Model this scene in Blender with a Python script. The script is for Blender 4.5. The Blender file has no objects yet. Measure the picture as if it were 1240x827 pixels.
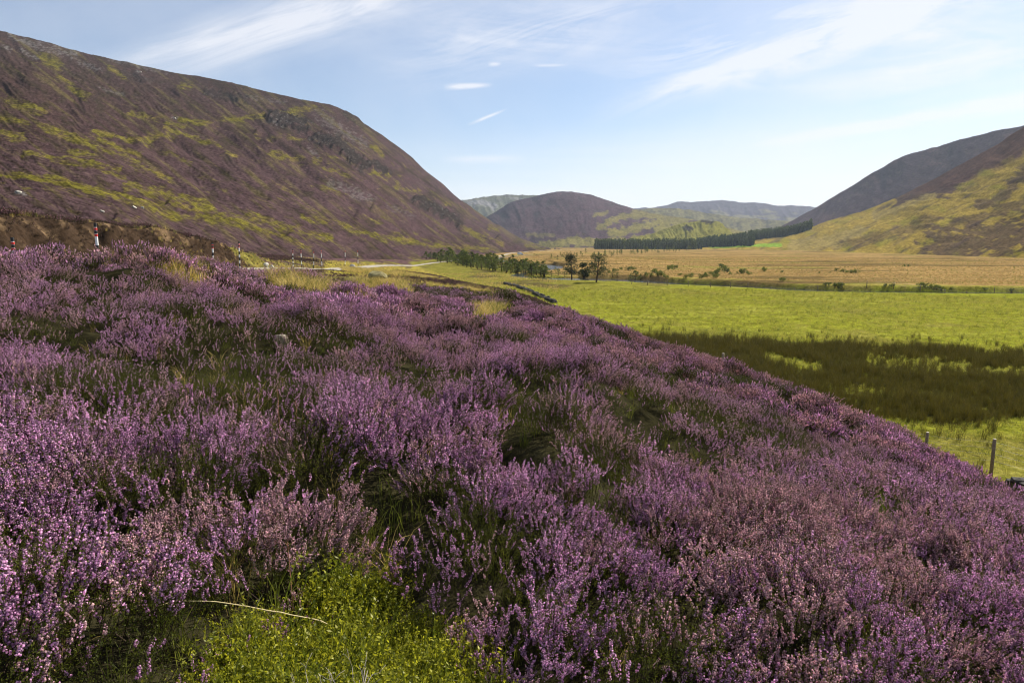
import bpy, math, random
import numpy as np

R = math.radians
rng = np.random.default_rng(7)
random.seed(7)
scene = bpy.context.scene
COL = scene.collection

# ------------------------------------------------------------------ camera model
F, CU, CV, VH = 827.0, 620.0, 413.5, 296.0
CAMZ = 8.5
PITCH = math.atan((CV - VH) / F)
cp, sp_ = math.cos(PITCH), math.sin(PITCH)

def ray(u, v):
    u = np.asarray(u, float); v = np.asarray(v, float)
    a = (u - CU) / F; b = (CV - v) / F
    dx = a
    dy = cp + b * sp_
    dz = -sp_ + b * cp
    h = np.hypot(dx, dy)
    return dx / h, dy / h, dz / h

def at(u, v, D):
    """point at horizontal distance D along the sight line of photo pixel u, v"""
    dx, dy, dz = ray(u, v)
    return dx * D, dy * D, CAMZ + dz * D

def proj(x, y, z):
    zz = z - CAMZ
    f = y * cp - zz * sp_
    up = y * sp_ + zz * cp
    f = np.where(f < 0.05, 0.05, f)
    return CU + F * x / f, CV - F * up / f

# ------------------------------------------------------------------ noise
def _hash(ix, iy, seed):
    h = (ix.astype(np.int64) * 374761393 + iy.astype(np.int64) * 668265263 + seed * 974634777) & 0xFFFFFFFF
    h = ((h ^ (h >> 13)) * 1274126177) & 0xFFFFFFFF
    h = h ^ (h >> 16)
    return h

def noise(x, y, seed=0):
    x, y = np.broadcast_arrays(np.asarray(x, float), np.asarray(y, float))
    x0 = np.floor(x); y0 = np.floor(y)
    fx = x - x0; fy = y - y0
    def g(ix, iy, ax, ay):
        a = _hash(ix, iy, seed) * (2 * np.pi / 4294967296.0)
        return np.cos(a) * ax + np.sin(a) * ay
    u = fx * fx * fx * (fx * (fx * 6 - 15) + 10)
    v = fy * fy * fy * (fy * (fy * 6 - 15) + 10)
    n00 = g(x0, y0, fx, fy); n10 = g(x0 + 1, y0, fx - 1, fy)
    n01 = g(x0, y0 + 1, fx, fy - 1); n11 = g(x0 + 1, y0 + 1, fx - 1, fy - 1)
    return 1.5 * ((n00 * (1 - u) + n10 * u) * (1 - v) + (n01 * (1 - u) + n11 * u) * v)

def fbm(x, y, o=4, seed=0, gain=0.5, ridged=False):
    s = 0; a = 1; t = 0
    for i in range(o):
        n = noise(x, y, seed + i * 17)
        if ridged: n = 1 - 2 * np.abs(n)
        s = s + a * n; t += a
        a *= gain; x = x * 2.03 + 5.3; y = y * 2.03 - 3.1
    return s / t

def sstep(a, b, x):
    t = np.clip((x - a) / (b - a), 0, 1)
    return t * t * (3 - 2 * t)

def smooth_interp(x, xs, ys):
    """monotone-ish cubic (Catmull) interpolation, clamped"""
    xs = np.asarray(xs, float); ys = np.asarray(ys, float)
    x = np.clip(x, xs[0], xs[-1])
    i = np.clip(np.searchsorted(xs, x) - 1, 0, len(xs) - 2)
    h = xs[i + 1] - xs[i]; t = (x - xs[i]) / h
    d = np.diff(ys) / np.diff(xs)
    m = np.empty_like(ys); m[0] = d[0]; m[-1] = d[-1]
    for k in range(1, len(ys) - 1):
        m[k] = 0 if d[k - 1] * d[k] <= 0 else 2 * d[k - 1] * d[k] / (d[k - 1] + d[k])
    t2 = t * t; t3 = t2 * t
    return ((2 * t3 - 3 * t2 + 1) * ys[i] + (t3 - 2 * t2 + t) * h * m[i]
            + (-2 * t3 + 3 * t2) * ys[i + 1] + (t3 - t2) * h * m[i + 1])

def worley(x, y, seed=0):
    """distance to the nearest jittered cell centre, the offset to it and a random number of that cell"""
    x0 = np.floor(x); y0 = np.floor(y); best = np.full(np.shape(x), 9.0); ox = np.zeros_like(best); oy = np.zeros_like(best); rd = np.zeros_like(best); r2 = np.zeros_like(best)
    for i in (-1, 0, 1):
        for j in (-1, 0, 1):
            cx, cy = x0 + i, y0 + j
            hx = _hash(cx, cy, seed) / 4294967296.0; hy = _hash(cx, cy, seed + 1) / 4294967296.0
            dx = x - cx - .1 - .8 * hx; dy = y - cy - .1 - .8 * hy; d = np.hypot(dx, dy); k = d < best
            best = np.where(k, d, best); ox = np.where(k, dx, ox); oy = np.where(k, dy, oy)
            rd = np.where(k, _hash(cx, cy, seed + 2) / 4294967296.0, rd); r2 = np.where(k, _hash(cx, cy, seed + 3) / 4294967296.0, r2)
    return best, ox, oy, rd, r2

def seg_dist(px, py, pts):
    d = np.full(np.shape(px), 1e9)
    for (x0, y0), (x1, y1) in zip(pts[:-1], pts[1:]):
        vx, vy = x1 - x0, y1 - y0
        L = vx * vx + vy * vy + 1e-9
        t = np.clip(((px - x0) * vx + (py - y0) * vy) / L, 0, 1)
        d = np.minimum(d, np.hypot(px - x0 - t * vx, py - y0 - t * vy))
    return d

# ------------------------------------------------------------------ mesh helpers
def tag(o, label=None, cat=None, group=None, kind=None):
    if label: o['label'] = label
    if cat: o['category'] = cat
    if group: o['group'] = group
    if kind: o['kind'] = kind
    return o

def mesh_np(name, V, faces_list, mats, mat_idx=None, smooth=False):
    """faces_list: list of int arrays (n,k)"""
    me = bpy.data.meshes.new(name)
    V = np.asarray(V, np.float32)
    me.vertices.add(len(V)); me.vertices.foreach_set('co', V.ravel())
    faces_list = [np.asarray(f, np.int32) for f in faces_list if len(f)]
    nl = sum(f.size for f in faces_list); nf = sum(len(f) for f in faces_list)
    me.loops.add(nl); me.polygons.add(nf)
    me.loops.foreach_set('vertex_index', np.concatenate([f.ravel() for f in faces_list]))
    starts = []; s = 0
    for f in faces_list:
        k = f.shape[1]
        starts.append(s + np.arange(len(f)) * k); s += f.size
    me.polygons.foreach_set('loop_start', np.concatenate(starts).astype(np.int32))
    for m in mats: me.materials.append(m)
    if mat_idx is not None:
        me.polygons.foreach_set('material_index', np.asarray(mat_idx, np.int32))
    me.update(calc_edges=True)
    me.validate()
    me.polygons.foreach_set('use_smooth', np.full(len(me.polygons), smooth))
    return me

def obj(name, me, parent=None, loc=None):
    o = bpy.data.objects.new(name, me)
    COL.objects.link(o)
    if parent: o.parent = parent
    if loc is not None: o.location = loc
    return o

def empty(name, loc=(0, 0, 0), rz=0):
    o = bpy.data.objects.new(name, None); COL.objects.link(o)
    o.location = loc; o.rotation_euler = (0, 0, rz); o.empty_display_size = 0.2
    return o

def grid_faces(nr, nc):
    a = np.arange(nr * nc).reshape(nr, nc)
    return np.stack([a[:-1, :-1], a[:-1, 1:], a[1:, 1:], a[1:, :-1]], -1).reshape(-1, 4)

def add_attr(me, name, arr, typ='FLOAT'):
    at_ = me.attributes.new(name, typ, 'POINT')
    if typ == 'FLOAT_COLOR':
        c = np.ones((len(arr), 4), np.float32); c[:, :3] = arr
        at_.data.foreach_set('color', c.ravel())
    elif typ == 'FLOAT_VECTOR':
        at_.data.foreach_set('vector', np.asarray(arr, np.float32).ravel())
    elif typ == 'INT':
        at_.data.foreach_set('value', np.asarray(arr, np.int32))
    else:
        at_.data.foreach_set('value', np.asarray(arr, np.float32))

# ------------------------------------------------------------------ materials
def new_mat(name):
    m = bpy.data.materials.new(name); m.use_nodes = True
    nt = m.node_tree; nt.nodes.clear()
    return m, nt, nt.nodes, nt.links

def principled(N, L, rough=0.9, spec=0.2):
    p = N.new('ShaderNodeBsdfPrincipled'); p.inputs['Roughness'].default_value = rough
    p.inputs['Specular IOR Level'].default_value = spec
    out = N.new('ShaderNodeOutputMaterial'); L.new(p.outputs[0], out.inputs[0])
    return p, out

def noise_node(N, L, co, scale, detail=4, rough=0.55, dist=0.0):
    n = N.new('ShaderNodeTexNoise'); n.inputs['Scale'].default_value = scale
    n.inputs['Detail'].default_value = detail; n.inputs['Roughness'].default_value = rough
    n.inputs['Distortion'].default_value = dist
    L.new(co, n.inputs['Vector'])
    return n

def mapr(N, L, src, a, b, c, d):
    m = N.new('ShaderNodeMapRange'); m.inputs[1].default_value = a; m.inputs[2].default_value = b
    m.inputs[3].default_value = c; m.inputs[4].default_value = d
    L.new(src, m.inputs[0]); return m.outputs[0]

def mixc(N, L, fac, a, b, mode='MIX'):
    m = N.new('ShaderNodeMix'); m.data_type = 'RGBA'; m.blend_type = mode
    for s, v in ((m.inputs[0], fac), (m.inputs[6], a), (m.inputs[7], b)):
        if hasattr(v, 'is_linked') or hasattr(v, 'links'): L.new(v, s)
        elif isinstance(v, (int, float)): s.default_value = v
        else: s.default_value = (*v, 1)
    return m.outputs[2]

def math_node(N, L, op, a, b=None, c=None):
    m = N.new('ShaderNodeMath'); m.operation = op
    for i, v in enumerate((a, b, c)):
        if v is None: continue
        if isinstance(v, (int, float)): m.inputs[i].default_value = v
        else: L.new(v, m.inputs[i])
    return m.outputs[0]

def plain(name, col, rough=0.8, var=0.15, scale=20, spec=0.2, bump=0.0, metal=0):
    m, nt, N, L = new_mat(name)
    p, _ = principled(N, L, rough, spec); p.inputs['Metallic'].default_value = metal
    tc = N.new('ShaderNodeTexCoord')
    n = noise_node(N, L, tc.outputs['Object'], scale, 5)
    f = mapr(N, L, n.outputs[0], 0.3, 0.7, 1 - var, 1 + var)
    c = mixc(N, L, 1.0, col, (1, 1, 1), 'MULTIPLY')
    g = N.new('ShaderNodeCombineColor')
    for i in range(3): L.new(f, g.inputs[i])
    c = mixc(N, L, 1.0, col, g.outputs[0], 'MULTIPLY')
    L.new(c, p.inputs['Base Color'])
    if bump:
        b = N.new('ShaderNodeBump'); b.inputs['Strength'].default_value = bump; b.inputs['Distance'].default_value = 0.02
        L.new(n.outputs[0], b.inputs['Height']); L.new(b.outputs[0], p.inputs['Normal'])
    return m

def leafy(name, col, col2, trans=0.35, rough=0.6, spec=0.25, tcol=None, var=.3):
    """vegetation: diffuse + translucent, varied per instance and by a world-space noise"""
    m, nt, N, L = new_mat(name)
    p = N.new('ShaderNodeBsdfPrincipled'); p.inputs['Roughness'].default_value = rough
    p.inputs['Specular IOR Level'].default_value = spec
    t = N.new('ShaderNodeBsdfTranslucent')
    mx = N.new('ShaderNodeMixShader'); mx.inputs[0].default_value = trans
    out = N.new('ShaderNodeOutputMaterial')
    L.new(p.outputs[0], mx.inputs[1]); L.new(t.outputs[0], mx.inputs[2]); L.new(mx.outputs[0], out.inputs[0])
    oi = N.new('ShaderNodeObjectInfo')
    geo = N.new('ShaderNodeNewGeometry')
    ri = geo.outputs['Random Per Island']
    f = math_node(N, L, 'MULTIPLY_ADD', oi.outputs['Random'], 0.6, math_node(N, L, 'MULTIPLY', ri, 0.4))
    c = mixc(N, L, f, col, col2)
    v = mapr(N, L, ri, 0, 1, 1 - var, 1 + var)
    g = N.new('ShaderNodeCombineColor')
    for i in range(3): L.new(v, g.inputs[i])
    c = mixc(N, L, 1.0, c, g.outputs[0], 'MULTIPLY')
    L.new(c, p.inputs['Base Color'])
    if tcol is None: L.new(c, t.inputs['Color'])
    else: L.new(mixc(N, L, 1.0, c, tcol, 'MULTIPLY'), t.inputs['Color'])
    return m

def land_material(name, fine=1.0, bump=0.6, dist=1.0):
    """surface coloured by its vertex tint (what grows there) broken up by world-space mottle"""
    m, nt, N, L = new_mat(name)
    p, _ = principled(N, L, 1.0, 0.0)
    at_ = N.new('ShaderNodeAttribute'); at_.attribute_name = 'tint'
    geo = N.new('ShaderNodeNewGeometry')
    n1 = noise_node(N, L, geo.outputs['Position'], fine, 8, 0.72)
    n2 = noise_node(N, L, geo.outputs['Position'], fine * 0.13, 6, 0.65)
    f = math_node(N, L, 'MULTIPLY', mapr(N, L, n1.outputs[0], 0.32, 0.68, 0.45, 1.55), mapr(N, L, n2.outputs[0], 0.32, 0.68, 0.6, 1.4))
    g = N.new('ShaderNodeCombineColor')
    for i in range(3): L.new(f, g.inputs[i])
    c = mixc(N, L, 1.0, at_.outputs['Color'], g.outputs[0], 'MULTIPLY')
    L.new(c, p.inputs['Base Color'])
    b = N.new('ShaderNodeBump'); b.inputs['Strength'].default_value = bump; b.inputs['Distance'].default_value = dist
    L.new(n1.outputs[0], b.inputs['Height']); L.new(b.outputs[0], p.inputs['Normal'])
    return m

def hill_material(name, fine, bump, dist, gscale):
    m, nt, N, L = new_mat(name)
    p, _ = principled(N, L, 1.0, 0.0)
    def att(n_):
        a = N.new('ShaderNodeAttribute'); a.attribute_name = n_; return a
    a1, a2, aw = att('tint'), att('tint2'), att('cover')
    geo = N.new('ShaderNodeNewGeometry'); P = geo.outputs['Position']
    n1 = noise_node(N, L, P, fine, 10, 0.74); n2 = noise_node(N, L, P, fine * 0.1, 6, 0.65); n3 = noise_node(N, L, P, gscale, 9, 0.72, .6)
    w = math_node(N, L, 'ADD', aw.outputs['Fac'], mapr(N, L, n3.outputs[0], .28, .72, -.5, .5))
    w = mapr(N, L, w, .42, .86, 0, .92)
    w = math_node(N, L, 'MULTIPLY', w, mapr(N, L, n1.outputs[0], .36, .52, .45, 1))
    c = mixc(N, L, w, a1.outputs['Color'], a2.outputs['Color'])
    f = math_node(N, L, 'MULTIPLY', mapr(N, L, n1.outputs[0], 0.34, 0.66, 0.30, 1.70), mapr(N, L, n2.outputs[0], 0.3, 0.7, 0.72, 1.28))
    g = N.new('ShaderNodeCombineColor')
    for i in range(3): L.new(f, g.inputs[i])
    L.new(mixc(N, L, 1.0, c, g.outputs[0], 'MULTIPLY'), p.inputs['Base Color'])
    b = N.new('ShaderNodeBump'); b.inputs['Strength'].default_value = bump; b.inputs['Distance'].default_value = dist
    L.new(n1.outputs[0], b.inputs['Height']); L.new(b.outputs[0], p.inputs['Normal'])
    return m

# ------------------------------------------------------------------ ground height
CREST = [(-260, 296, 15), (0, 296, 18), (60, 297, 19), (110, 301, 20), (160, 306, 22), (200, 311, 24), (260, 315, 28),
         (330, 324, 31), (400, 332, 35), (460, 345, 38), (500, 347, 42), (540, 350, 45), (584, 357, 46), (640, 371, 42),
         (740, 400, 34), (860, 437, 28), (1000, 489, 22), (1130, 537, 17.5), (1240, 582, 14), (1420, 660, 12)]
_ca, _cd, _cz = [], [], []
for (u, v, D) in CREST:
    x, y, z = at(u, v, D)
    _ca.append(math.atan2(x, y)); _cd.append(D); _cz.append(z - float(np.interp(u, [0, 250, 600, 1240], [.72, .55, .42, .42])) - .22 * math.exp(-((u - 150) / 90) ** 2) - .10 * math.exp(-((u - 1150) / 60) ** 2) - .50 * math.exp(-((u - 355) / 75) ** 2))
_ca = [-math.pi, -1.6] + _ca + [1.6, math.pi]
_cd = [15, 15] + _cd + [12, 15]
_cz = [7.2, 8.0] + _cz + [2.6, 7.2]

TOE_Y = [-60, 0, 20, 30, 60, 100, 122, 170, 413, 800, 1500, 4000]
TOE_X = [26, 19, 16.5, 14.5, 12, 6, -1, -14, -55, -40, 40, 100]
ROAD = [(-75, 22), (-50, 28), (-36, 36), (-28, 50), (-28.5, 68), (-30.5, 88), (-32, 115), (-36, 160), (-40, 230), (-34, 330), (-10, 480), (5, 700), (60, 950), (130, 1180)]
RIVER = [(210, 118), (150, 122), (100, 122), (62, 127), (48, 140), (36, 152), (27, 166), (14, 172), (4, 180), (2, 200), (14, 240), (16, 275), (0, 330), (-10, 420), (10, 560), (60, 800)]
RW = [1.5, 1.5, 1.5, 2.5, 2, 2.5, 6, 6, 1.5, 1, 1.5, 5, 3, 2, 2, 2]

def dense(poly, n=24):
    P = np.array(poly, float)
    t = np.arange(len(P))
    tt = np.linspace(0, len(P) - 1, (len(P) - 1) * n + 1)
    i = np.clip(np.floor(tt).astype(int), 0, len(P) - 2); f = (tt - i)[:, None]
    p0 = P[np.clip(i - 1, 0, len(P) - 1)]; p1 = P[i]; p2 = P[i + 1]; p3 = P[np.clip(i + 2, 0, len(P) - 1)]
    return 0.5 * ((2 * p1) + (-p0 + p2) * f + (2 * p0 - 5 * p1 + 4 * p2 - p3) * f ** 2 + (-p0 + 3 * p1 - 3 * p2 + p3) * f ** 3)

ROADD = dense(ROAD, 8); RIVD = dense(RIVER, 6)
_rs = np.array(ROAD, float)

def road_x(y):
    return smooth_interp(y, [22, 28, 36, 50, 68, 88, 115, 160, 230, 330, 480, 700, 950], [-75, -50, -36, -28, -28.5, -30.5, -32, -36, -40, -34, -10, 5, 60])

def terrace(x, y):
    return np.interp(y, [-50, 0, 50, 85, 160, 330, 600, 1500, 3000], [7.4, 7.3, 7.1, 6.8, 6.2, 3.4, 1.4, 0.3, 0.01])

def near_surface(x, y):
    az = np.arctan2(x, y); r = np.hypot(x, y)
    Dc = smooth_interp(az, _ca, _cd); zc = smooth_interp(az, _ca, _cz)
    return 7.0 + (zc - 7.0) * r / Dc, Dc, r

MOUNDS = [(.15, 5.0, .30, .65), (1.35, 2.9, .20, .42), (-2.3, 5.6, .25, .8), (2.6, 6.2, .24, .8), (-1.1, 4.1, .14, .5), (3.8, 9.5, .3, 1.1), (-3.6, 9.5, .3, 1.2), (.9, 8.6, .28, .9), (-7, 13, .35, 1.5), (1.5, 14, .35, 1.3), (4.5, 16, .4, 1.4), (7, 15, .35, 1.2), (-3, 20, .5, 1.6), (-8, 24, .5, 1.8), (2, 24, .5, 1.7), (-1, 31, .5, 2)]

def ground_z(x, y, detail=True):
    x = np.asarray(x, float); y = np.asarray(y, float)
    T = terrace(x, y)
    toe = smooth_interp(y, TOE_Y, TOE_X)
    g = np.interp(y, [0, 30, 60, 120, 300], [0.42, 0.42, 0.28, 0.16, 0.08])
    s = toe - x
    rise = np.where(s > 0, s * g * (1 - np.exp(-np.abs(s) / 3.0)), 0)
    base = T * (1 - np.exp(-np.maximum(rise, 0) / T * 1.25))
    rx = road_x(y)
    sl = rx - x                       # >0 : up-hill side of the road
    bank = np.interp(y, [20, 40, 55, 70, 84, 98, 115, 200], [2.4, 3.4, 3.7, 3.6, 3.1, 1.9, 0.8, 0.2])
    brk = 1 + 0.45 * fbm(x * 0.3, y * 0.3, 3, 5)
    up = np.where(sl > 0, bank * (1 + .14 * fbm(x * .12, y * .12, 3, 6)) * sstep(3.0, 7.5 * brk, sl) + 0.055 * np.maximum(sl - 6, 0) * sstep(900, 300, y), 0)
    up = np.minimum(up, 18)
    base = base + up * sstep(5, 22, y)
    # valley floor: gentle tilt, the moor beyond the river
    moor = sstep(115, 190, y + 0 * x) * sstep(-5, 30, x - toe)
    z = base
    if detail:
        z = z + 0.12 * fbm(x * 0.12, y * 0.12, 3, 11) * sstep(10, 40, np.hypot(x, y)) + moor * (0.35 * fbm(x * 0.03, y * 0.045, 4, 21) + 0.2)
        hum = sstep(0.2, 3, base) * sstep(30, 60, y)
        z = z + hum * 0.45 * fbm(x * 0.16, y * 0.16, 3, 31) * sstep(3.5, 8, np.abs(sl))
    # the long mound of gold grass by the river meadow
    z = z + 2.2 * np.exp(-(((x - 50) / 22) ** 2 + ((y - 330) / 50) ** 2))
    # near heather slope
    ns, Dc, r = near_surface(x, y)
    k = sstep(1.0, 1.55, r / Dc)
    if detail:
        rr = np.minimum(1.0, r / 6.0)
        ns = ns + rr * (0.40 * (1 - .4 * sstep(.7, 1.0, r / Dc)) * fbm(x * 0.40 + 3, y * 0.34, 2, 41) + 0.10 * fbm(x * 1.1, y * 0.9, 2, 43)) 
        ns = ns + 0.20 * np.sin(0.35 * (x + 0.7 * y) + 2.2 * noise(x * 0.12, y * 0.12, 8)) * sstep(6, 14, r)
        for (mx, my, mh, mw) in MOUNDS:
            ns = ns + mh * np.exp(-((x - mx) ** 2 + (y - my) ** 2) / (mw * mw))
        # hollow with moss at the photographer's feet
        ns = ns - 0.12 * np.exp(-(((x + 0.3) / 0.55) ** 2 + ((y - 2.6) / 0.8) ** 2))
    z = ns * (1 - k) + z * k
    # river channel
    m = (y > 80) & (y < 900) & (x > -80) & (x < 240)
    if np.any(m):
        zz = np.array(z, float); xm = x[m]; ym = y[m]
        d = np.full(xm.shape, 1e9); w = np.full(xm.shape, 4.0)
        W = np.interp(np.linspace(0, len(RIVER) - 1, len(RIVD)), range(len(RIVER)), RW)
        for i in range(0, len(RIVD) - 1):
            dd = seg_dist(xm, ym, [tuple(RIVD[i]), tuple(RIVD[i + 1])])
            w = np.where(dd < d, W[i], w); d = np.minimum(d, dd)
        zz[m] = zz[m] * sstep(w * 0.9, w * 0.9 + 3.5, d) - 0.9 * (1 - sstep(w - 0.6, w + 1.6, d)) 
        far = sstep(w + 0.8, w + 2.2, d) * (1 - sstep(w + 6, w + 40, d)) * (ym > np.interp(xm, [-20, 4, 27, 48, 62, 100, 210], [400, 180, 166, 140, 127, 122, 118]))
        zz[m] += 0.75 * far * (xm > 18)
        z = zz
    return z

# ------------------------------------------------------------------ tint helper (what grows where), linear base colours
C_SOIL = np.array([.022, .020, .010]); C_HEATH = np.array([.085, .050, .052]); C_HEATHG = np.array([.060, .056, .026])
C_GRASS = np.array([.15, .135, .026]); C_FIELD = np.array([.195, .205, .022]); C_GOLD = np.array([.26, .172, .066])
C_ROCK = np.array([.17, .16, .155]); C_PEAT = np.array([.030, .020, .012]); C_BRIGHT = np.array([.17, .26, .03])
C_SAND = np.array([.27, .18, .10]); C_VERGE = np.array([.20, .16, .04])

def mixa(c, col, f):
    return c * (1 - f[:, None]) + np.asarray(col)[None, :] * f[:, None]

def strokes_mask(u, v, strokes, seed, rough=0.9, sx=7.0, sy=4.0):
    """hand-placed growth patches, ragged by noise; u, v are sight-line coordinates of points on the surface"""
    out = np.zeros_like(u)
    n = fbm(u / sx, v / sy, 4, seed, 0.6)
    for st in strokes:
        pts, w = st[0], st[1]
        s = st[2] if len(st) > 2 else 1.0
        xs = [p[0] for p in pts]; ys = [p[1] for p in pts]
        m = (u > min(xs) - 3 * w) & (u < max(xs) + 3 * w) & (v > min(ys) - 3 * w) & (v < max(ys) + 3 * w)
        if not m.any(): continue
        d = seg_dist(u[m], v[m], pts) / w
        k = s * sstep(0.25, -0.35, d - 0.9 + rough * -n[m])
        out[m] = np.maximum(out[m], k)
    return out

def strokes_soft(u, v, strokes, seed):
    out = np.zeros_like(u); du = 5 * fbm(u / 18, v / 9, 3, seed); dv = 4 * fbm(u / 14, v / 8, 3, seed + 1)
    for st in strokes:
        pts, w = st[0], st[1] * 1.15; s = st[2] if len(st) > 2 else 1.0
        xs = [p[0] for p in pts]; ys = [p[1] for p in pts]
        m = (u > min(xs) - 4 * w) & (u < max(xs) + 4 * w) & (v > min(ys) - 4 * w) & (v < max(ys) + 4 * w)
        if m.any(): out[m] = np.maximum(out[m], s * np.exp(-(seg_dist(u[m] + du[m], v[m] + dv[m], pts) / w) ** 2))
    return out

# ------------------------------------------------------------------ ground sheet
def build_ground():
    az_in = np.radians(np.linspace(-46, 46, 980))
    az_out = np.radians(np.concatenate([np.linspace(46.5, 180, 90)]))
    az = np.concatenate([-az_out[::-1], az_in, az_out])
    r = np.concatenate([[0.25], np.geomspace(0.8, 60, 420), np.geomspace(60.4, 500, 330), np.geomspace(505, 7500, 120)])
    A, RR = np.meshgrid(az, r)
    x = (np.sin(A) * RR).ravel(); y = (np.cos(A) * RR).ravel()
    z = ground_z(x, y)
    me = mesh_np('ground', np.stack([x, y, z], 1), [grid_faces(len(r), len(az))], [land_material('ground_cover', 3.0, 0.5, 0.25)], smooth=True)
    rr = np.hypot(x, y); u, v = proj(x, y, z)
    toe = smooth_interp(y, TOE_Y, TOE_X); s = toe - x
    ns, Dc, _ = near_surface(x, y)
    n1 = fbm(x * 0.08, y * 0.08, 4, 51); n2 = fbm(x * 0.02, y * 0.03, 4, 52); n3 = fbm(x * 0.5, y * 0.5, 3, 53)
    c = np.tile(C_FIELD, (len(x), 1))
    c = mixa(c, [.20, .175, .045], sstep(0.0, 0.6, n1 + 0.35 * n3))
    c = mixa(c, [.13, .135, .028], sstep(.05, .4, fbm(x * .035, y * .05, 4, 152)) * .55)
    c = mixa(c, [.26, .25, .05], sstep(.1, .4, fbm(x * .05, y * .09, 4, 153)) * .5)
    # rushes band soil, verge
    rush = rush_mask(x, y)
    c = mixa(c, [.040, .036, .008], rush)
    verge = sstep(33.5, 31.5, y + 0.12 * x) 
    c = mixa(c, [.17, .15, .035], verge * (1 - rush) * 0.9)
    c = mixa(c, [.17, .21, .02], verge * (1 - rush) * sstep(0, 0.4, n1))
    # moor beyond the river
    rl = np.interp(x, [-20, 4, 27, 48, 62, 100, 210, 900], [420, 182, 168, 142, 130, 124, 120, 118])
    moor = sstep(rl - 1, rl + 4, y + 2 * n3)
    gold = C_GOLD[None, :] * (1 + 0.25 * n1[:, None])
    c = c * (1 - moor[:, None]) + gold * moor[:, None]
    band = fbm(x * 0.010, y * 0.05, 5, 57, .6)
    c = mixa(c, [.10, .072, .030], moor * sstep(0.0, 0.25, band) * 0.9)
    c = mixa(c, [.15, .17, .03], moor * sstep(0.15, 0.45, n2) * 0.6)
    c = mixa(c, [.19, .19, .03], moor * sstep(26, 3, y - rl) * 0.7 * sstep(-.1, .3, n1))
    # bright pasture by the plantation
    c = mixa(c, C_BRIGHT, strokes_mask(u, v, [([(868, 298.2), (905, 297.3), (945, 298.0)], 1.7)], 3, 0.1) * (rr > 300))
    # terrace and road-side ground
    ter = sstep(-1, 3, s + 2 * n1) 
    h = mixa(np.tile(C_HEATH, (len(x), 1)), C_GRASS * 1.0, sstep(-0.02, 0.25, n1 + 0.5 * n3 * 0.5) * 0.85)
    c = c * (1 - ter[:, None]) + h * ter[:, None]
    c = mixa(c, [.10, .09, .03], ter * sstep(0.15, 0.3, fbm(x * 0.2, y * 0.2, 3, 58)) * 0.8)
    flat = sstep(-50, -22, s + 8 * n1) * sstep(118, 142, y + 10 * n1) * (1 - ter) * (1 - moor)
    c = mixa(c, [.17, .15, .035], flat * .85); c = mixa(c, [.085, .062, .035], flat * sstep(.05, .3, fbm(x * .07, y * .05, 3, 66)) * .85)
    c = mixa(c, C_FIELD * .55, sstep(.0, .35, fbm(x * 1.3, y * .7, 3, 67)) * .75 * (1 - ter) * (1 - moor))
    # yellow grass tongues on the slope in front of the wall
    c = mixa(c, [.25, .21, .04], strokes_mask(u, v, [([(505, 321), (560, 325), (610, 336)], 7), ([(400, 324), (480, 330), (560, 340)], 9), ([(505, 318), (530, 320)], 5)], 4, 0.6) * (rr > 50) * ter)
    # cut bank above the road: bare brown heather stems, sandy lip
    sl = road_x(y) - x
    bnk = sstep(2.5, 4, sl) * sstep(13, 8, sl) * (y > 25) * (y < 90)
    c = mixa(c, [.040, .026, .017], bnk)
    c = mixa(c, C_SAND, bnk * sstep(.10, .26, fbm(x * .5, y * .5, 3, 59) - .20 + .40 * np.exp(-((sl - 7.2) / .8) ** 2)) * .38)
    plate = sstep(10, 13, sl) * (y > 20)
    c = mixa(c, C_HEATH * 1.05, plate * (1 - .8 * sstep(.1, .3, n1)))
    # near slope: peat and litter under the heather
    near = sstep(1.25, 1.1, rr / Dc)
    c = mixa(c, C_SOIL * 1.3, near)
    moss = moss_mask(x, y, u, v)
    c = mixa(c, [.10, .11, .012], near * moss)
    add_attr(me, 'tint', c, 'FLOAT_COLOR')
    o = obj('ground', me); tag(o, 'moor and pasture floor of the glen reaching to the hills', 'ground', kind='structure')
    return o

def rush_mask(x, y):
    far = np.interp(x, [-20, 0, 8, 20, 40, 60, 120], [70, 69, 67, 61, 53.5, 50, 47])
    nearl = np.interp(x, [-20, 0, 12, 20, 40, 60], [34, 33, 32, 31.5, 31, 30])
    w = 4.2 * fbm(x * 0.22, y * 0.3, 5, 61, .6)
    m = sstep(far + 1.5, far - 1.5, y + w) * sstep(nearl - 1.2, nearl + 1.2, y + w)
    z = 0 * x
    u, v = proj(x, y, z)
    hole = strokes_mask(u, v, [([(1060, 436), (1110, 440), (1170, 446)], 8), ([(1185, 450), (1300, 450)], 5), ([(760, 404), (900, 415)], 3, .5), ([(1000, 470), (1150, 480)], 5, .5)], 62, 2.2, 12, 4)
    h2_ = strokes_mask(u, v, [([(930, 434), (960, 439), (992, 446)], 6.5)], 64, .8, 12, 4)
    m = m * (1 - .97 * h2_)
    return m * (1 - .85 * hole) 

def moss_mask(x, y, u, v):
    return strokes_mask(u, v, MOSS, 63, 0.5, 50, 35)

MOSS = [([(330, 835), (480, 820)], 72), ([(260, 1150), (330, 920), (500, 910), (580, 1150)], 110), ([(385, 745), (455, 742)], 32)]

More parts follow.
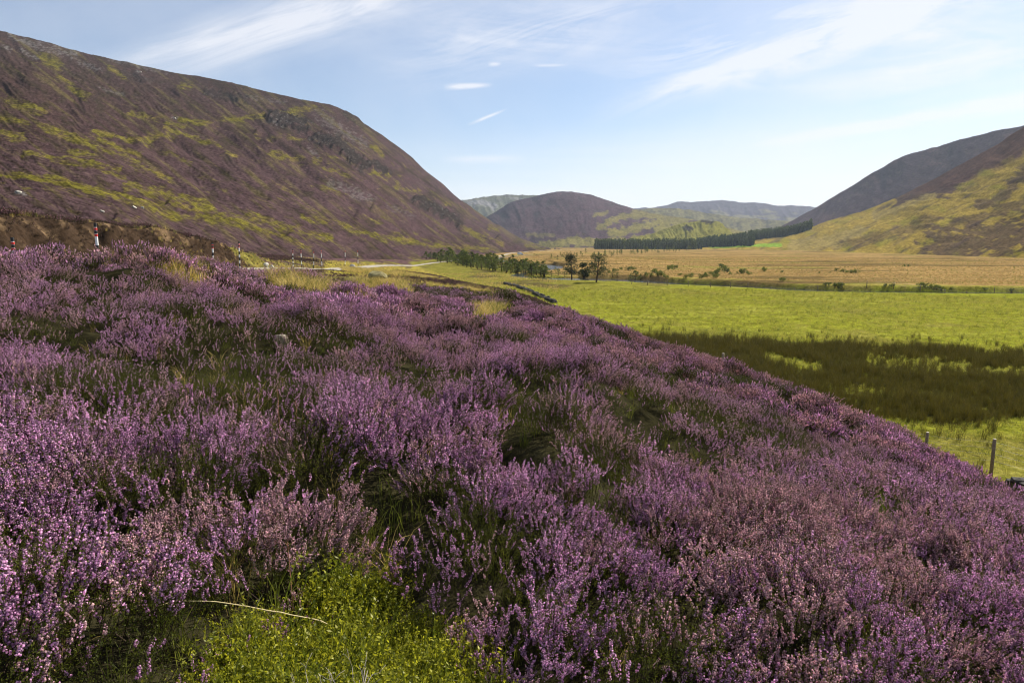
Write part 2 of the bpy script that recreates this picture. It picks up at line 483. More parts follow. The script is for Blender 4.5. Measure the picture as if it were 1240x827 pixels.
# ------------------------------------------------------------------ hills
def build_hill(label, cols, tint_fn, nu=420, nt=240, gdir=(1, .6), glen=90, gwid=16, gamp=.008, bamp=.012, bscale=70,
               foot=None, seed=0, back=1.35, fine=.25, pw=1.0, extra=None, bump=.8, gscale=.05):
    cols = np.array(cols, float)
    us = np.linspace(cols[0, 0], cols[-1, 0], nu)
    Df = smooth_interp(us, cols[:, 0], cols[:, 1]); Dr = smooth_interp(us, cols[:, 0], cols[:, 2])
    vr = smooth_interp(us, cols[:, 0], cols[:, 3])
    # foot height from the ground itself
    fx, fy, _ = at(us, np.full(nu, 300.0), Df)
    fz = ground_z(fx, fy, False); kk = max(3, nu // 12) | 1
    fz = np.convolve(np.pad(fz, kk // 2, mode='edge'), np.ones(kk) / kk, mode='valid') - 0.8
    vf = VH - (fz - CAMZ) / Df * F
    _, vf = proj(fx, fy, fz)
    t = np.concatenate([np.linspace(0, 1, nt), 1 + np.geomspace(.004, 1, 40)])
    U, Tt = np.meshgrid(us, t)
    tf = np.minimum(Tt, 1)
    D = Df[None] * (Dr / Df)[None] ** tf
    V = vf[None] + (vr - vf)[None] * tf ** pw
    x, y, z = at(U, V, D)
    # relief
    gx, gy = gdir; L = math.hypot(gx, gy); gx /= L; gy /= L
    wx = U + 14 * fbm(U / 60, V / 60, 2, seed + 3); wy = V + 14 * fbm(U / 60, V / 60, 2, seed + 4)
    a = wx * gx + wy * gy; b = -wx * gy + wy * gx
    gul = fbm(a / glen, b / gwid, 4, seed + 1, .5, ridged=True)
    big = fbm(U / bscale, V / bscale * 1.4, 4, seed + 2)
    mask = sstep(0, .12, tf) * (.45 + .55 * sstep(1.0, .86, Tt))
    dz = D * (gamp * (gul - .3) + bamp * big) * mask
    if extra is not None: dz = dz + extra(U, V, D, tf) * mask
    z = z + dz
    # the far side falls away
    bk = np.maximum(Tt - 1, 0)
    x = x * (1 + bk * (back - 1)); y = y * (1 + bk * (back - 1))
    rz = z[nt - 1][None]
    z = np.where(Tt > 1, rz - (rz + 10) * (1 - np.cos(bk * np.pi / 2)) , z)
    # skirt under the ground
    x = np.vstack([x[:1] * .99, x]); y = np.vstack([y[:1] * .99, y]); z = np.vstack([z[:1] - 6, z])
    nr = x.shape[0]
    P = np.stack([x.ravel(), y.ravel(), z.ravel()], 1)
    me = mesh_np('hill', P, [grid_faces(nr, nu)], [hill_material('hillside', fine, bump, 1.2 / max(fine, .05) * .3, gscale)], smooth=True)
    uu, vv = proj(P[:, 0], P[:, 1], P[:, 2])
    tt = np.vstack([Tt[:1], Tt]).ravel()
    Uf = np.vstack([U[:1], U]).ravel(); Vf = np.vstack([V[:1], V]).ravel()
    gulf = np.vstack([gul[:1], gul]).ravel()
    c = tint_fn(uu, vv, tt, P, Uf, Vf, gulf)
    if not isinstance(c, tuple): c = (c, c, np.zeros(len(c)))
    add_attr(me, 'tint', np.clip(c[0], .004, .9), 'FLOAT_COLOR'); add_attr(me, 'tint2', np.clip(c[1], .004, .9), 'FLOAT_COLOR'); add_attr(me, 'cover', c[2])
    o = obj('hill', me); tag(o, label, 'hill', kind='structure')
    return o, dict(x=x, y=y, z=z, us=us, u=uu.reshape(x.shape), v=vv.reshape(x.shape))

LEFT_GRASS = [([(52, 72), (70, 78)], 8), ([(68, 91), (106, 120)], 4), ([(135, 85), (151, 97)], 4), ([(216, 103), (230, 105)], 5),
    ([(0, 120), (20, 127), (48, 143)], 6), ([(0, 162), (26, 168)], 6), ([(0, 145), (32, 152), (80, 165), (113, 181)], 5), ([(30, 128), (60, 140)], 3),
    ([(113, 162), (150, 168), (180, 172), (206, 151), (258, 149), (322, 139), (380, 130)], 4.5), ([(161, 139), (194, 146)], 6),
    ([(180, 165), (220, 162), (258, 172), (284, 191)], 5), ([(87, 185), (145, 188), (206, 217)], 6), ([(26, 188), (87, 191), (145, 207)], 3),
    ([(0, 213), (97, 220), (129, 230)], 6), ([(155, 226), (200, 233), (245, 249)], 8), ([(65, 220), (135, 239), (258, 255)], 7),
    ([(63, 222), (126, 237), (210, 260), (260, 270)], 8), ([(153, 224), (197, 233), (260, 249)], 6), ([(240, 260), (285, 272), (342, 283)], 7),
    ([(278, 258), (319, 265), (364, 281), (398, 289)], 6), ([(348, 290), (375, 301)], 5), ([(369, 263), (421, 274), (450, 285), (488, 294)], 5),
    ([(312, 166), (350, 168), (392, 172)], 6, .7), ([(330, 190), (386, 193)], 6), ([(392, 202), (422, 215)], 5), ([(392, 230), (429, 236)], 6, .8),
    ([(450, 178), (465, 187)], 4), ([(452, 212), (470, 214)], 5), ([(478, 227), (508, 236)], 5), ([(483, 254), (497, 258)], 4), ([(563, 279), (606, 297)], 5),
    ([(438, 282), (514, 294)], 4), ([(520, 296), (590, 303)], 4), ([(637, 294), (661, 303)], 4), ([(594, 274), (604, 280)], 3), ([(200, 180), (232, 200)], 4, .7),
    ([(100, 200), (150, 215)], 4), ([(120, 170), (170, 190)], 5, .8), ([(330, 215), (380, 232)], 5, .6), ([(60, 195), (110, 205)], 4, .8), ([(400, 255), (450, 265)], 4, .6),
    ([(-200, 150), (-20, 190)], 14, .7), ([(-200, 220), (-10, 235)], 10, .7)]
LEFT_ROCK = [([(12, 43), (45, 56)], 4, .8), ([(45, 55), (90, 66)], 6, .8), ([(97, 75), (122, 86)], 4, .7), ([(5, 55), (12, 60)], 3), ([(335, 146), (355, 148)], 7, .9), ([(165, 88), (170, 90)], 2, 1),
    ([(25, 60), (45, 74)], 2.5, .8), ([(125, 70), (200, 88)], 3, .5), ([(300, 118), (345, 122)], 3, .4), ([(385, 140), (440, 175)], 8, .45), ([(400, 222), (450, 240)], 5, .45), ([(100, 220), (104, 226)], 2.5, .0),
    ([(20, 234), (30, 236)], 2.5), ([(375, 180), (385, 190)], 3, .6), ([(210, 144), (214, 145)], 2, 1), ([(470, 250), (500, 262)], 4, .35), ([(120, 106), (150, 115)], 2, .5)]
LEFT_CRAG = [([(332, 142), (350, 146), (368, 152)], 9), ([(383, 168), (410, 175), (425, 190), (440, 202)], 8), ([(440, 200), (470, 208)], 5), ([(250, 110), (300, 122)], 5, .6), ([(505, 243), (530, 255), (555, 270)], 6), ([(420, 140), (440, 152)], 5, .6), ([(150, 90), (180, 98)], 5, .5)]
LEFT_GULLY = [([(182, 170), (200, 195), (240, 225), (300, 262), (345, 278)], 3.2), ([(258, 158), (300, 190), (360, 230), (430, 262)], 3.0), ([(205, 165), (250, 200), (320, 240)], 2.2),
    ([(320, 165), (380, 215), (450, 250)], 2.2), ([(440, 150), (520, 215), (600, 270)], 2.4), ([(455, 190), (540, 250), (600, 285)], 2.4), ([(20, 190), (100, 215), (200, 245)], 2.4), ([(0, 245), (60, 250), (130, 262)], 2.2)]

def tint_left(u, v, t, P, U, V, gul):
    n = fbm(u / 22, v / 12, 4, 71); nf = fbm(u / 5, v / 2.5, 4, 72)
    c = np.tile(np.array([.040, .025, .021]), (len(u), 1))
    c = mixa(c, [.060, .038, .042], sstep(60, 250, V) * .8)
    c = mixa(c, [.034, .027, .017], sstep(.0, .5, n) * .7)
    c = mixa(c, [.085, .050, .056], sstep(.05, .5, nf) * .4)
    streak = fbm((u * .8 + v * .6) / 60, (-u * .6 + v * .8) / 5, 3, 75)
    c = mixa(c, [.028, .022, .014], sstep(.05, .5, streak) * .7)
    c = mixa(c, [.10, .085, .028], sstep(.05, .5, fbm((u * .8 + v * .6) / 70 + 9, (-u * .6 + v * .8) / 6, 3, 70)) * .45)
    gr = strokes_soft(U, V, LEFT_GRASS, 73)
    g2 = sstep(-.1, .4, fbm(u / 26, v / 9, 3, 74)) * sstep(110, 230, V) * .42
    g3 = .16 + .14 * fbm(u / 40, v / 20, 2, 69)
    w = g3 - .04 + np.maximum(gr * .58, g2 * .62) * (.75 + .5 * sstep(-.3, .3, fbm(u / 9, v / 4, 3, 65))) + .28 * fbm((u * .83 + v * .56) / 34, (-u * .56 + v * .83) / 4.5, 4, 64, .6)
    c2 = np.array([.105, .094, .015])[None] * (1 + .45 * nf[:, None])
    c2 = mixa(c2, [.150, .112, .034], sstep(.0, .5, fbm(u / 30, v / 10, 3, 68)) * .6)
    rk = strokes_mask(U, V, LEFT_ROCK, 76, 1.6, 5, 3)
    c = mixa(c, C_ROCK * .8, rk * .7 * sstep(-.2, .2, nf + .3 * n))
    cr = strokes_mask(U, V, LEFT_CRAG, 77, 1.8, 7, 5)
    c = mixa(c, [.026, .021, .019], cr * .95)
    c = mixa(c, C_ROCK * .75, cr * sstep(.2, .5, fbm(u / 2.2, v / 2.0, 3, 78)) * .5)
    w = w * (1 - .7 * np.maximum(cr, rk))
    return c, c2, w

def left_extra(U, V, D, tf):
    gd = np.zeros_like(U)
    for pts, w in LEFT_GULLY:
        d = seg_dist(U + 9 * noise(U / 50, V / 40, 5), V + 6 * noise(U / 45, V / 40, 6), pts) / w
        gd -= np.exp(-d * d / 3.5) * .0042 - np.exp(-(d - 3.2) ** 2 / 4) * .0016
    cr = strokes_mask(U, V, LEFT_CRAG, 77, 1.2, 8, 6)
    gd += cr * (.0050 * fbm(U / 14, V / 5, 4, 79, .5) + .003)
    gd += .0009 * fbm(U / 4, V / 2.5, 3, 80)
    return gd * D

def tint_right(u, v, t, P, U, V, gul):
    n = fbm(u / 26, v / 12, 4, 81); nf = fbm(u / 5, v / 2.5, 4, 82)
    a = (-U * .9 + V * .43) ; b = (U * .43 + V * .9)
    st = fbm(a / 70, b / 6, 4, 83)
    c = np.array([.245, .178, .038])[None] * (1 + .2 * nf[:, None]) * np.ones((len(u), 1))
    c = mixa(c, [.175, .160, .022], sstep(-.05, .45, n) * .75)
    c = mixa(c, [.07, .052, .040], sstep(.1, .42, st) * .75)
    c2 = c.copy()
    line = np.interp(U, [900, 1060, 1095, 1150, 1240, 1500], [0, 230, 243, 232, 184, 60])
    up = sstep(6, -6, V - line + 9 * n)
    c = mixa(c, [.070, .038, .038], up * .92)
    lo = strokes_mask(U, V, [([(1140, 300), (1190, 290), (1300, 275)], 24, .8), ([(1185, 250), (1215, 238), (1245, 205)], 8, .7), ([(1090, 243), (1150, 232)], 7, .9), ([(1060, 290), (1130, 270)], 7, .5), ([(1010, 296), (1060, 288)], 5, .5), ([(1150, 275), (1250, 240)], 6, .6)], 84, 1.8, 18, 6)
    c = mixa(c, [.065, .042, .036], lo)
    c = mixa(c, [.035, .03, .02], sstep(.3, .45, nf) * .4)
    c = mixa(c, C_BRIGHT, sstep(.4, .6, strokes_mask(U, V, [([(862, 298.6), (905, 297.2), (945, 298.2)], 2.6)], 3, 0.1)))
    c = mixa(c, [.22, .17, .06], strokes_mask(U, V, [([(960, 300), (1000, 292), (1040, 280)], 8, .8), ([(1060, 262), (1130, 240)], 5, .7)], 85, 1.2, 14, 6))
    return c

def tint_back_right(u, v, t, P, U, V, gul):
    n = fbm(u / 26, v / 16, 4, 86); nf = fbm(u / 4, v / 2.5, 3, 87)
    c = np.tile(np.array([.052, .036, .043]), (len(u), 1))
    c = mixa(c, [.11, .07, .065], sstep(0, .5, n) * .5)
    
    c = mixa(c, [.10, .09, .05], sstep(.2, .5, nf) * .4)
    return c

def tint_centre(u, v, t, P, U, V, gul):
    n = fbm(u / 14, v / 7, 4, 89); nf = fbm(u / 3, v / 1.6, 3, 90)
    c = np.tile(np.array([.064, .040, .048]), (len(u), 1))
    c = mixa(c, [.045, .038, .040], sstep(.0, .5, n) * .7)
    g = strokes_mask(U, V, [([(650, 300), (700, 290), (740, 296)], 6, .9), ([(725, 275), (760, 262), (790, 262)], 4, .8), ([(740, 284), (800, 268), (830, 268)], 6, .9), ([(770, 258), (830, 266)], 5, .8),
        ([(700, 296), (800, 286)], 5, .9), ([(720, 262), (735, 258)], 2.5, .7), ([(800, 275), (900, 285)], 10, 1), ([(640, 287), (670, 284)], 3, .5)], 91, 1.4, 9, 4)
    c = mixa(c, [.15, .13, .038], g)
    c = mixa(c, C_ROCK, sstep(.3, .5, nf) * sstep(.12, .02, 1 - t) * .5)
    return c

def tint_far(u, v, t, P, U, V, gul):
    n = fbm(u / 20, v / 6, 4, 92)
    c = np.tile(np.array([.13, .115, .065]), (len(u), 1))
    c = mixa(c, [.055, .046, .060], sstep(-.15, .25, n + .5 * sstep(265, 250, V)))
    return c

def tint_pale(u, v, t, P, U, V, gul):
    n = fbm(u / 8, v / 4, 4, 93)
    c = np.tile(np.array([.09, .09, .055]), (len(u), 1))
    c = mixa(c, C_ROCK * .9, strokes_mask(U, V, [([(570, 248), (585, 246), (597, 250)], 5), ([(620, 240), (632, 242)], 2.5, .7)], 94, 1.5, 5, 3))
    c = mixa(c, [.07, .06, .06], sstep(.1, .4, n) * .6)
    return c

def tint_knoll(u, v, t, P, U, V, gul):
    n = fbm(u / 8, v / 4, 4, 95)
    c = np.tile(np.array([.15, .14, .030]), (len(u), 1))
    c = mixa(c, [.12, .12, .03], sstep(0, .4, n) * .7)
    c = mixa(c, [.04, .035, .025], strokes_mask(U, V, [([(786, 272), (793, 270)], 3.5), ([(830, 276), (836, 279)], 4), ([(850, 268), (862, 269)], 3)], 96, 1.2, 4, 3))
    return c

def build_hills():
    H = {}
    _, H['left'] = build_hill('tall heather hill with crags and grassy streaks filling the left',
        [(-700, 45, 900, -60), (-400, 48, 1000, -30), (-150, 58, 1150, 5), (0, 70, 1200, 37), (50, 72, 1190, 50), (90, 76, 1170, 62), (180, 95, 1120, 82), (250, 120, 1080, 95), (330, 160, 1020, 112), (385, 205, 1000, 124),
         (400, 220, 1000, 127), (420, 240, 1010, 136), (450, 275, 1040, 155), (490, 330, 1120, 185), (520, 380, 1200, 210), (560, 470, 1300, 243), (600, 600, 1400, 270), (640, 800, 1500, 292), (662, 1000, 1560, 300), (690, 1300, 1600, 303.5)],
        tint_left, nu=1100, nt=470, gdir=(1, .68), glen=110, gwid=20, gamp=.0038, bamp=.007, bscale=110, seed=100, fine=.45, extra=left_extra, bump=.8, gscale=.035)
    _, H['right'] = build_hill('grassy hillside with purple upper slope rising on the right',
        [(832, 1250, 1520, 300.5), (850, 1230, 1510, 297), (880, 1180, 1500, 291), (925, 1080, 1480, 286), (960, 1000, 1450, 282), (1000, 880, 1400, 269), (1060, 740, 1330, 250), (1095, 680, 1300, 235), (1150, 600, 1230, 206), (1200, 545, 1180, 180), (1240, 510, 1150, 155), (1320, 440, 1100, 118), (1500, 360, 1000, 60), (1800, 280, 900, 40)],
        tint_right, nu=620, nt=330, gdir=(-1, .47), glen=90, gwid=14, gamp=.0032, bamp=.006, bscale=90, seed=200, fine=.4,
        extra=lambda U, V, D, t: D * .0008 * fbm(U / 4, V / 2.5, 3, 80), bump=.55)
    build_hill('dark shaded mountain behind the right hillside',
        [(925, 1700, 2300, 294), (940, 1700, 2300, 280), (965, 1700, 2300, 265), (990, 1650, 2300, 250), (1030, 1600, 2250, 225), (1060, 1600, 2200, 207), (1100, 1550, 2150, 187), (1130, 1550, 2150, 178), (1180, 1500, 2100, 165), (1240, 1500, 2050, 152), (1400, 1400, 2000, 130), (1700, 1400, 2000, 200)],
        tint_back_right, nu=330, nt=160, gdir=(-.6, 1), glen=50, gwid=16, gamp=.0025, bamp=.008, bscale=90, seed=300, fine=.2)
    build_hill('rounded purple hill closing the middle of the glen',
        [(560, 2200, 2900, 292), (575, 2000, 2850, 276), (590, 1900, 2800, 262), (605, 1850, 2750, 253), (620, 1800, 2700, 245), (640, 1800, 2650, 239), (660, 1750, 2600, 235), (680, 1700, 2600, 233), (710, 1700, 2600, 235), (740, 1700, 2600, 244), (780, 1700, 2550, 256), (820, 1700, 2500, 263), (870, 1700, 2450, 273), (930, 1700, 2400, 288), (960, 1700, 2400, 297)],
        tint_centre, nu=460, nt=150, gdir=(.5, 1), glen=40, gwid=14, gamp=.0014, bamp=.007, bscale=55, seed=400, fine=.15)
    build_hill('pale distant hill with grey scree beside the left hill',
        [(500, 3000, 4200, 262), (545, 3000, 4200, 248), (565, 3000, 4200, 242), (600, 3000, 4200, 237), (640, 3000, 4200, 236), (670, 3000, 4200, 240), (720, 3000, 4200, 262), (760, 3000, 4200, 292)],
        tint_pale, nu=240, nt=90, gdir=(.5, 1), glen=30, gwid=10, gamp=.003, bamp=.006, bscale=30, seed=500, fine=.08)
    build_hill('flat topped faraway blue hill at the head of the glen',
        [(740, 3600, 5600, 256), (770, 3600, 5600, 252), (800, 3600, 5600, 250), (830, 3600, 5600, 244.5), (870, 3600, 5600, 243.5), (920, 3600, 5600, 246), (945, 3600, 5600, 249), (975, 3600, 5600, 249), (1010, 3600, 5600, 262), (1060, 3600, 5600, 285)],
        tint_far, nu=300, nt=90, gdir=(.5, 1), glen=40, gwid=14, gamp=.003, bamp=.006, bscale=40, seed=600, fine=.06)
    build_hill('low green faraway ridge below the flat topped hill',
        [(720, 3000, 3500, 275), (760, 2900, 3500, 256), (790, 2900, 3500, 252.5), (830, 2900, 3500, 254), (860, 2900, 3500, 259), (900, 2900, 3500, 264), (960, 2900, 3500, 268), (1010, 2900, 3500, 285)],
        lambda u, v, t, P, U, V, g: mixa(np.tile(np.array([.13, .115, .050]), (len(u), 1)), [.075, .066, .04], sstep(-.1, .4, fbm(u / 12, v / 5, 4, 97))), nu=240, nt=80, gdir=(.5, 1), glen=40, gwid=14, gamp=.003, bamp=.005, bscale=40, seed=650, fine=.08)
    _, H['knoll'] = build_hill('small green knoll with dark rocks behind the plantation',
        [(735, 1420, 1560, 296), (765, 1420, 1650, 288), (790, 1420, 1700, 283), (804, 1400, 1750, 278), (820, 1400, 1750, 272.5), (835, 1400, 1750, 269), (855, 1400, 1750, 267), (867, 1400, 1740, 268), (881, 1400, 1700, 277.5), (893, 1400, 1620, 288), (905, 1400, 1560, 297)],
        tint_knoll, nu=230, nt=90, gdir=(.5, 1), glen=20, gwid=9, gamp=.003, bamp=.004, bscale=18, seed=700, fine=.2)
    return H

# ------------------------------------------------------------------ world, sun, camera
SUN_AZ, SUN_EL = R(46), R(37)

def build_world():
    w = bpy.data.worlds.new('World'); scene.world = w; w.use_nodes = True
    nt = w.node_tree; N = nt.nodes; L = nt.links; N.clear()
    out = N.new('ShaderNodeOutputWorld'); bg = N.new('ShaderNodeBackground'); bg.inputs['Strength'].default_value = 0.070
    sky = N.new('ShaderNodeTexSky'); sky.sky_type = 'NISHITA'; sky.sun_disc = False
    sky.sun_elevation = SUN_EL; sky.sun_rotation = SUN_AZ
    sky.altitude = 300; sky.air_density = 1.0; sky.dust_density = 0.6; sky.ozone_density = 4.0
    tc = N.new('ShaderNodeTexCoord')
    sep = N.new('ShaderNodeSeparateXYZ'); L.new(tc.outputs['Generated'], sep.inputs[0])
    X, Y, Z = sep.outputs
    Ys = math_node(N, L, 'MAXIMUM', Y, 0.08)
    a = math_node(N, L, 'DIVIDE', X, Ys); e = math_node(N, L, 'DIVIDE', Z, Ys)
    front = mapr(N, L, Y, 0.1, 0.3, 0, 1)
    comb = N.new('ShaderNodeCombineXYZ'); L.new(a, comb.inputs[0]); L.new(e, comb.inputs[1])
    def ae(u, v):
        dx, dy, dz = ray(u, v); return float(dx / dy), float(dz / dy)
    def streak(p, q, w0, w1, strength, scale, stretch, seed, lo=.42, hi=.7):
        """wisp along p->q, half widths w0 at p, w1 at q, torn by stretched noise"""
        (ax, ay), (bx, by) = ae(*p), ae(*q)
        dx, dy = bx - ax, by - ay; Ln = math.hypot(dx, dy); dx /= Ln; dy /= Ln
        rx = math_node(N, L, 'SUBTRACT', a, ax); ry = math_node(N, L, 'SUBTRACT', e, ay)
        al = math_node(N, L, 'ADD', math_node(N, L, 'MULTIPLY', rx, dx / Ln), math_node(N, L, 'MULTIPLY', ry, dy / Ln))
        ac = math_node(N, L, 'ADD', math_node(N, L, 'MULTIPLY', rx, -dy), math_node(N, L, 'MULTIPLY', ry, dx))
        c = N.new('ShaderNodeCombineXYZ')
        L.new(math_node(N, L, 'MULTIPLY', al, Ln * scale / stretch), c.inputs[0]); L.new(math_node(N, L, 'MULTIPLY', ac, scale), c.inputs[1]); c.inputs[2].default_value = seed
        n = noise_node(N, L, c.outputs[0], 1.0, 11, .66, 1.1)
        wd = mapr(N, L, al, 0, 1, w0 / F, w1 / F)
        k = math_node(N, L, 'DIVIDE', math_node(N, L, 'ABSOLUTE', ac), wd)
        edge = math_node(N, L, 'POWER', math_node(N, L, 'MAXIMUM', mapr(N, L, k, 0.0, 1.0, 1, 0), 0), 1.3)
        ends = math_node(N, L, 'MULTIPLY', mapr(N, L, al, 0, .35, 0, 1), mapr(N, L, al, .6, 1.0, 1, 0))
        v = math_node(N, L, 'MULTIPLY', mapr(N, L, n.outputs[0], lo, hi, 0, 1), edge)
        v = math_node(N, L, 'MULTIPLY', v, ends)
        return math_node(N, L, 'MULTIPLY', v, strength)
    tot = None
    for args in [((60, 112), (620, -46), 30, 66, .95, 16, 5, 1.0, .30, .62), ((120, 84), (500, -20), 16, 34, .7, 30, 6, 2.0, .3, .6),
                 ((700, 150), (1290, -60), 16, 74, 1.3, 26, 6, 3.0, .40, .64), ((780, 115), (1150, 5), 18, 42, .7, 34, 4, 4.0, .36, .62),
                 ((900, 40), (1400, 60), 60, 60, .5, 20, 4, 5.0, .42, .66),
                 ((900, 178), (1400, 95), 7, 20, 1.3, 20, 8, 6.0, .28, .55), ((800, 95), (1050, 105), 16, 12, .5, 20, 5, 7.0, .4, .65),
                 ((420, 20), (900, 60), 70, 60, .55, 8, 4, 8.0, .42, .7), ((536, 106), (598, 103), 5.5, 3.5, 1.15, 60, 3, 9.0, .2, .5), ((590, 78), (608, 78), 4, 3, .6, 60, 3, 9.5, .2, .5),
                 ((565, 152), (615, 132), 3, 2.2, .9, 60, 6, 10.0, .2, .5), ((530, 195), (640, 192), 8, 8, .5, 30, 6, 11.0, .35, .6), ((640, 80), (690, 79), 3, 2, .5, 60, 4, 12.0, .2, .5),
                 ((430, 90), (860, -10), 50, 60, .55, 26, 4, 8.5, .40, .66), ((700, 95), (1400, -50), 44, 66, .8, 34, 6, 8.7, .46, .64), ((930, 120), (1380, 40), 40, 60, .6, 24, 7, 8.8, .4, .64),
                 ((250, 262), (1500, 235), 95, 120, 1.0, 7, 9, 13.0, .02, .60), ((600, 190), (1600, 120), 70, 110, .4, 10, 9, 13.5, .25, .65)]:
        s = streak(*args)
        tot = s if tot is None else math_node(N, L, 'ADD', tot, s)
    tot = math_node(N, L, 'MULTIPLY', tot, front)
    # faint high haze everywhere
    n0 = noise_node(N, L, tc.outputs['Generated'], 2.2, 6, .6, .4)
    tot = math_node(N, L, 'ADD', tot, mapr(N, L, n0.outputs[0], .35, .75, .20, .52))
    tot = math_node(N, L, 'MINIMUM', tot, 1.0)
    tot = math_node(N, L, 'MULTIPLY', tot, .8)
    col = mixc(N, L, tot, sky.outputs[0], (7.9, 7.95, 8.3))
    L.new(col, bg.inputs['Color']); L.new(bg.outputs[0], out.inputs[0])

def build_light_camera():
    l = bpy.data.lights.new('sun', 'SUN'); l.energy = 5.0; l.angle = R(.53); l.color = (1, .93, .80)
    o = bpy.data.objects.new('sun', l); COL.objects.link(o)
    o.rotation_euler = (math.pi / 2 - SUN_EL, 0, math.pi - SUN_AZ)
    c = bpy.data.cameras.new('camera'); c.sensor_width = 36; c.lens = F / 1240 * 36
    c.clip_start = .05; c.clip_end = 30000
    c.dof.use_dof = True; c.dof.focus_distance = 6.0; c.dof.aperture_fstop = 9.0
    co = bpy.data.objects.new('camera', c); COL.objects.link(co)
    co.location = (0, 0, CAMZ); co.rotation_euler = (math.pi / 2 - PITCH, 0, 0)
    scene.camera = co
    vs = scene.view_settings
    vs.view_transform = 'Standard'; vs.look = 'None'; vs.exposure = 0.82; vs.gamma = 1.0; vs.use_curve_mapping = False
    scene.render.engine = 'CYCLES'
    cy = scene.cycles
    cy.max_bounces = 6; cy.diffuse_bounces = 3; cy.glossy_bounces = 2; cy.transmission_bounces = 4; cy.volume_bounces = 0; cy.transparent_max_bounces = 8
    cy.use_denoising = True; cy.filter_width = 1.05; cy.sample_clamp_indirect = 6
# ------------------------------------------------------------------ vegetation geometry (numpy batches)
class Batch:
    def __init__(s): s.V = []; s.T = []; s.M = []; s.n = 0
    def add(s, V, T, m):
        s.V.append(V.reshape(-1, 3)); s.T.append(T.reshape(-1, 3) + s.n); s.M.append(np.full(T.size // 3, m)); s.n += V.size // 3
    def ribbon(s, P, Q, w0, w1, m, side=None):
        P = np.atleast_2d(P); Q = np.atleast_2d(Q); n = len(P)
        if side is None: side = rng.normal(size=(n, 3))
        d = Q - P; sd = np.cross(d, side); sd /= (np.linalg.norm(sd, axis=1, keepdims=True) + 1e-9)
        w0 = np.broadcast_to(w0, n)[:, None]; w1 = np.broadcast_to(w1, n)[:, None]
        V = np.stack([P - sd * w0, P + sd * w0, Q + sd * w1, Q - sd * w1], 1)
        b = np.arange(n)[:, None] * 4
        T = np.concatenate([b + [0, 1, 2], b + [0, 2, 3]], 1)
        s.add(V, T, m)
    def leaf(s, P, D, w, m):
        """a pointed blade from P along D (vector with length)"""
        n = len(P); sd = np.cross(D, rng.normal(size=(n, 3))); sd /= (np.linalg.norm(sd, axis=1, keepdims=True) + 1e-9)
        w = np.broadcast_to(w, n)[:, None]
        V = np.stack([P, P + D * .45 + sd * w, P + D, P + D * .45 - sd * w], 1)
        b = np.arange(n)[:, None] * 4
        s.add(V, np.concatenate([b + [0, 1, 2], b + [0, 2, 3]], 1), m)
    def tri(s, P, D, w, m):
        n = len(P); sd = np.cross(D, rng.normal(size=(n, 3))); sd /= (np.linalg.norm(sd, axis=1, keepdims=True) + 1e-9)
        w = np.broadcast_to(w, n)[:, None]
        V = np.stack([P + sd * w, P + D, P - sd * w], 1)
        s.add(V, np.arange(n)[:, None] * 3 + [0, 1, 2], m)
    def octs(s, C, A, r, m):
        """little double pyramids: centre C, half axis vector A, radius r"""
        n = len(C); A = np.broadcast_to(A, (n, 3))
        x = np.cross(A, rng.normal(size=(n, 3))); x /= (np.linalg.norm(x, axis=1, keepdims=True) + 1e-9)
        an = A / (np.linalg.norm(A, axis=1, keepdims=True) + 1e-9); y = np.cross(an, x)
        r = np.broadcast_to(r, n)[:, None]
        V = np.stack([C - A, C + x * r, C + y * r, C - x * r, C - y * r, C + A], 1)
        b = np.arange(n)[:, None] * 6
        T = np.concatenate([b + t for t in ([0, 2, 1], [0, 3, 2], [0, 4, 3], [0, 1, 4], [5, 1, 2], [5, 2, 3], [5, 3, 4], [5, 4, 1])], 1)
        s.add(V, T, m)
    def mesh(s, name, mats, smooth=False):
        return mesh_np(name, np.concatenate(s.V), [np.concatenate(s.T)], mats, np.concatenate(s.M), smooth)

def unit(v): return v / (np.linalg.norm(v, axis=-1, keepdims=True) + 1e-9)

M_FL = leafy('heather_flower', (.43, .205, .385), (.82, .55, .74), .52, .5, .3, var=.55)  # wide var, both flower materials: shading and bright tips put into floret colour
M_FL2 = leafy('heather_flower_pale', (.40, .225, .27), (.76, .53, .56), .48, .5, .3, var=.5)
M_HG = leafy('heather_leaf', (.026, .040, .004), (.115, .125, .012), .45, .6, .2)
M_ST = plain('heather_stem', (.040, .025, .017), .9, .3, 40)
M_FLM = leafy('heather_flower_massed', (.19, .095, .11), (.30, .16, .18), .38, .65, .15)
M_HGM = leafy('heather_leaf_massed', (.040, .032, .011), (.075, .055, .018), .32, .65, .15)
M_GR = leafy('green_grass', (.085, .12, .015), (.18, .19, .025), .45, .5, .3)
M_GY = leafy('dry_grass', (.42, .31, .08), (.60, .45, .15), .42, .5, .3)
M_RU = leafy('rush_stem', (.046, .044, .007), (.120, .095, .013), .30, .5, .3)
M_RS = leafy('rush_seed', (.28, .19, .10), (.40, .30, .18), .3, .7, .1)
M_MO = leafy('bilberry_leaf', (.075, .110, .008), (.48, .45, .025), .5, .45, .35)
M_FD = leafy('pasture_blade', (.20, .215, .020), (.40, .345, .07), .48, .6, .2)
M_MR = leafy('moor_tussock', (.26, .165, .058), (.42, .285, .11), .45, .6, .2)

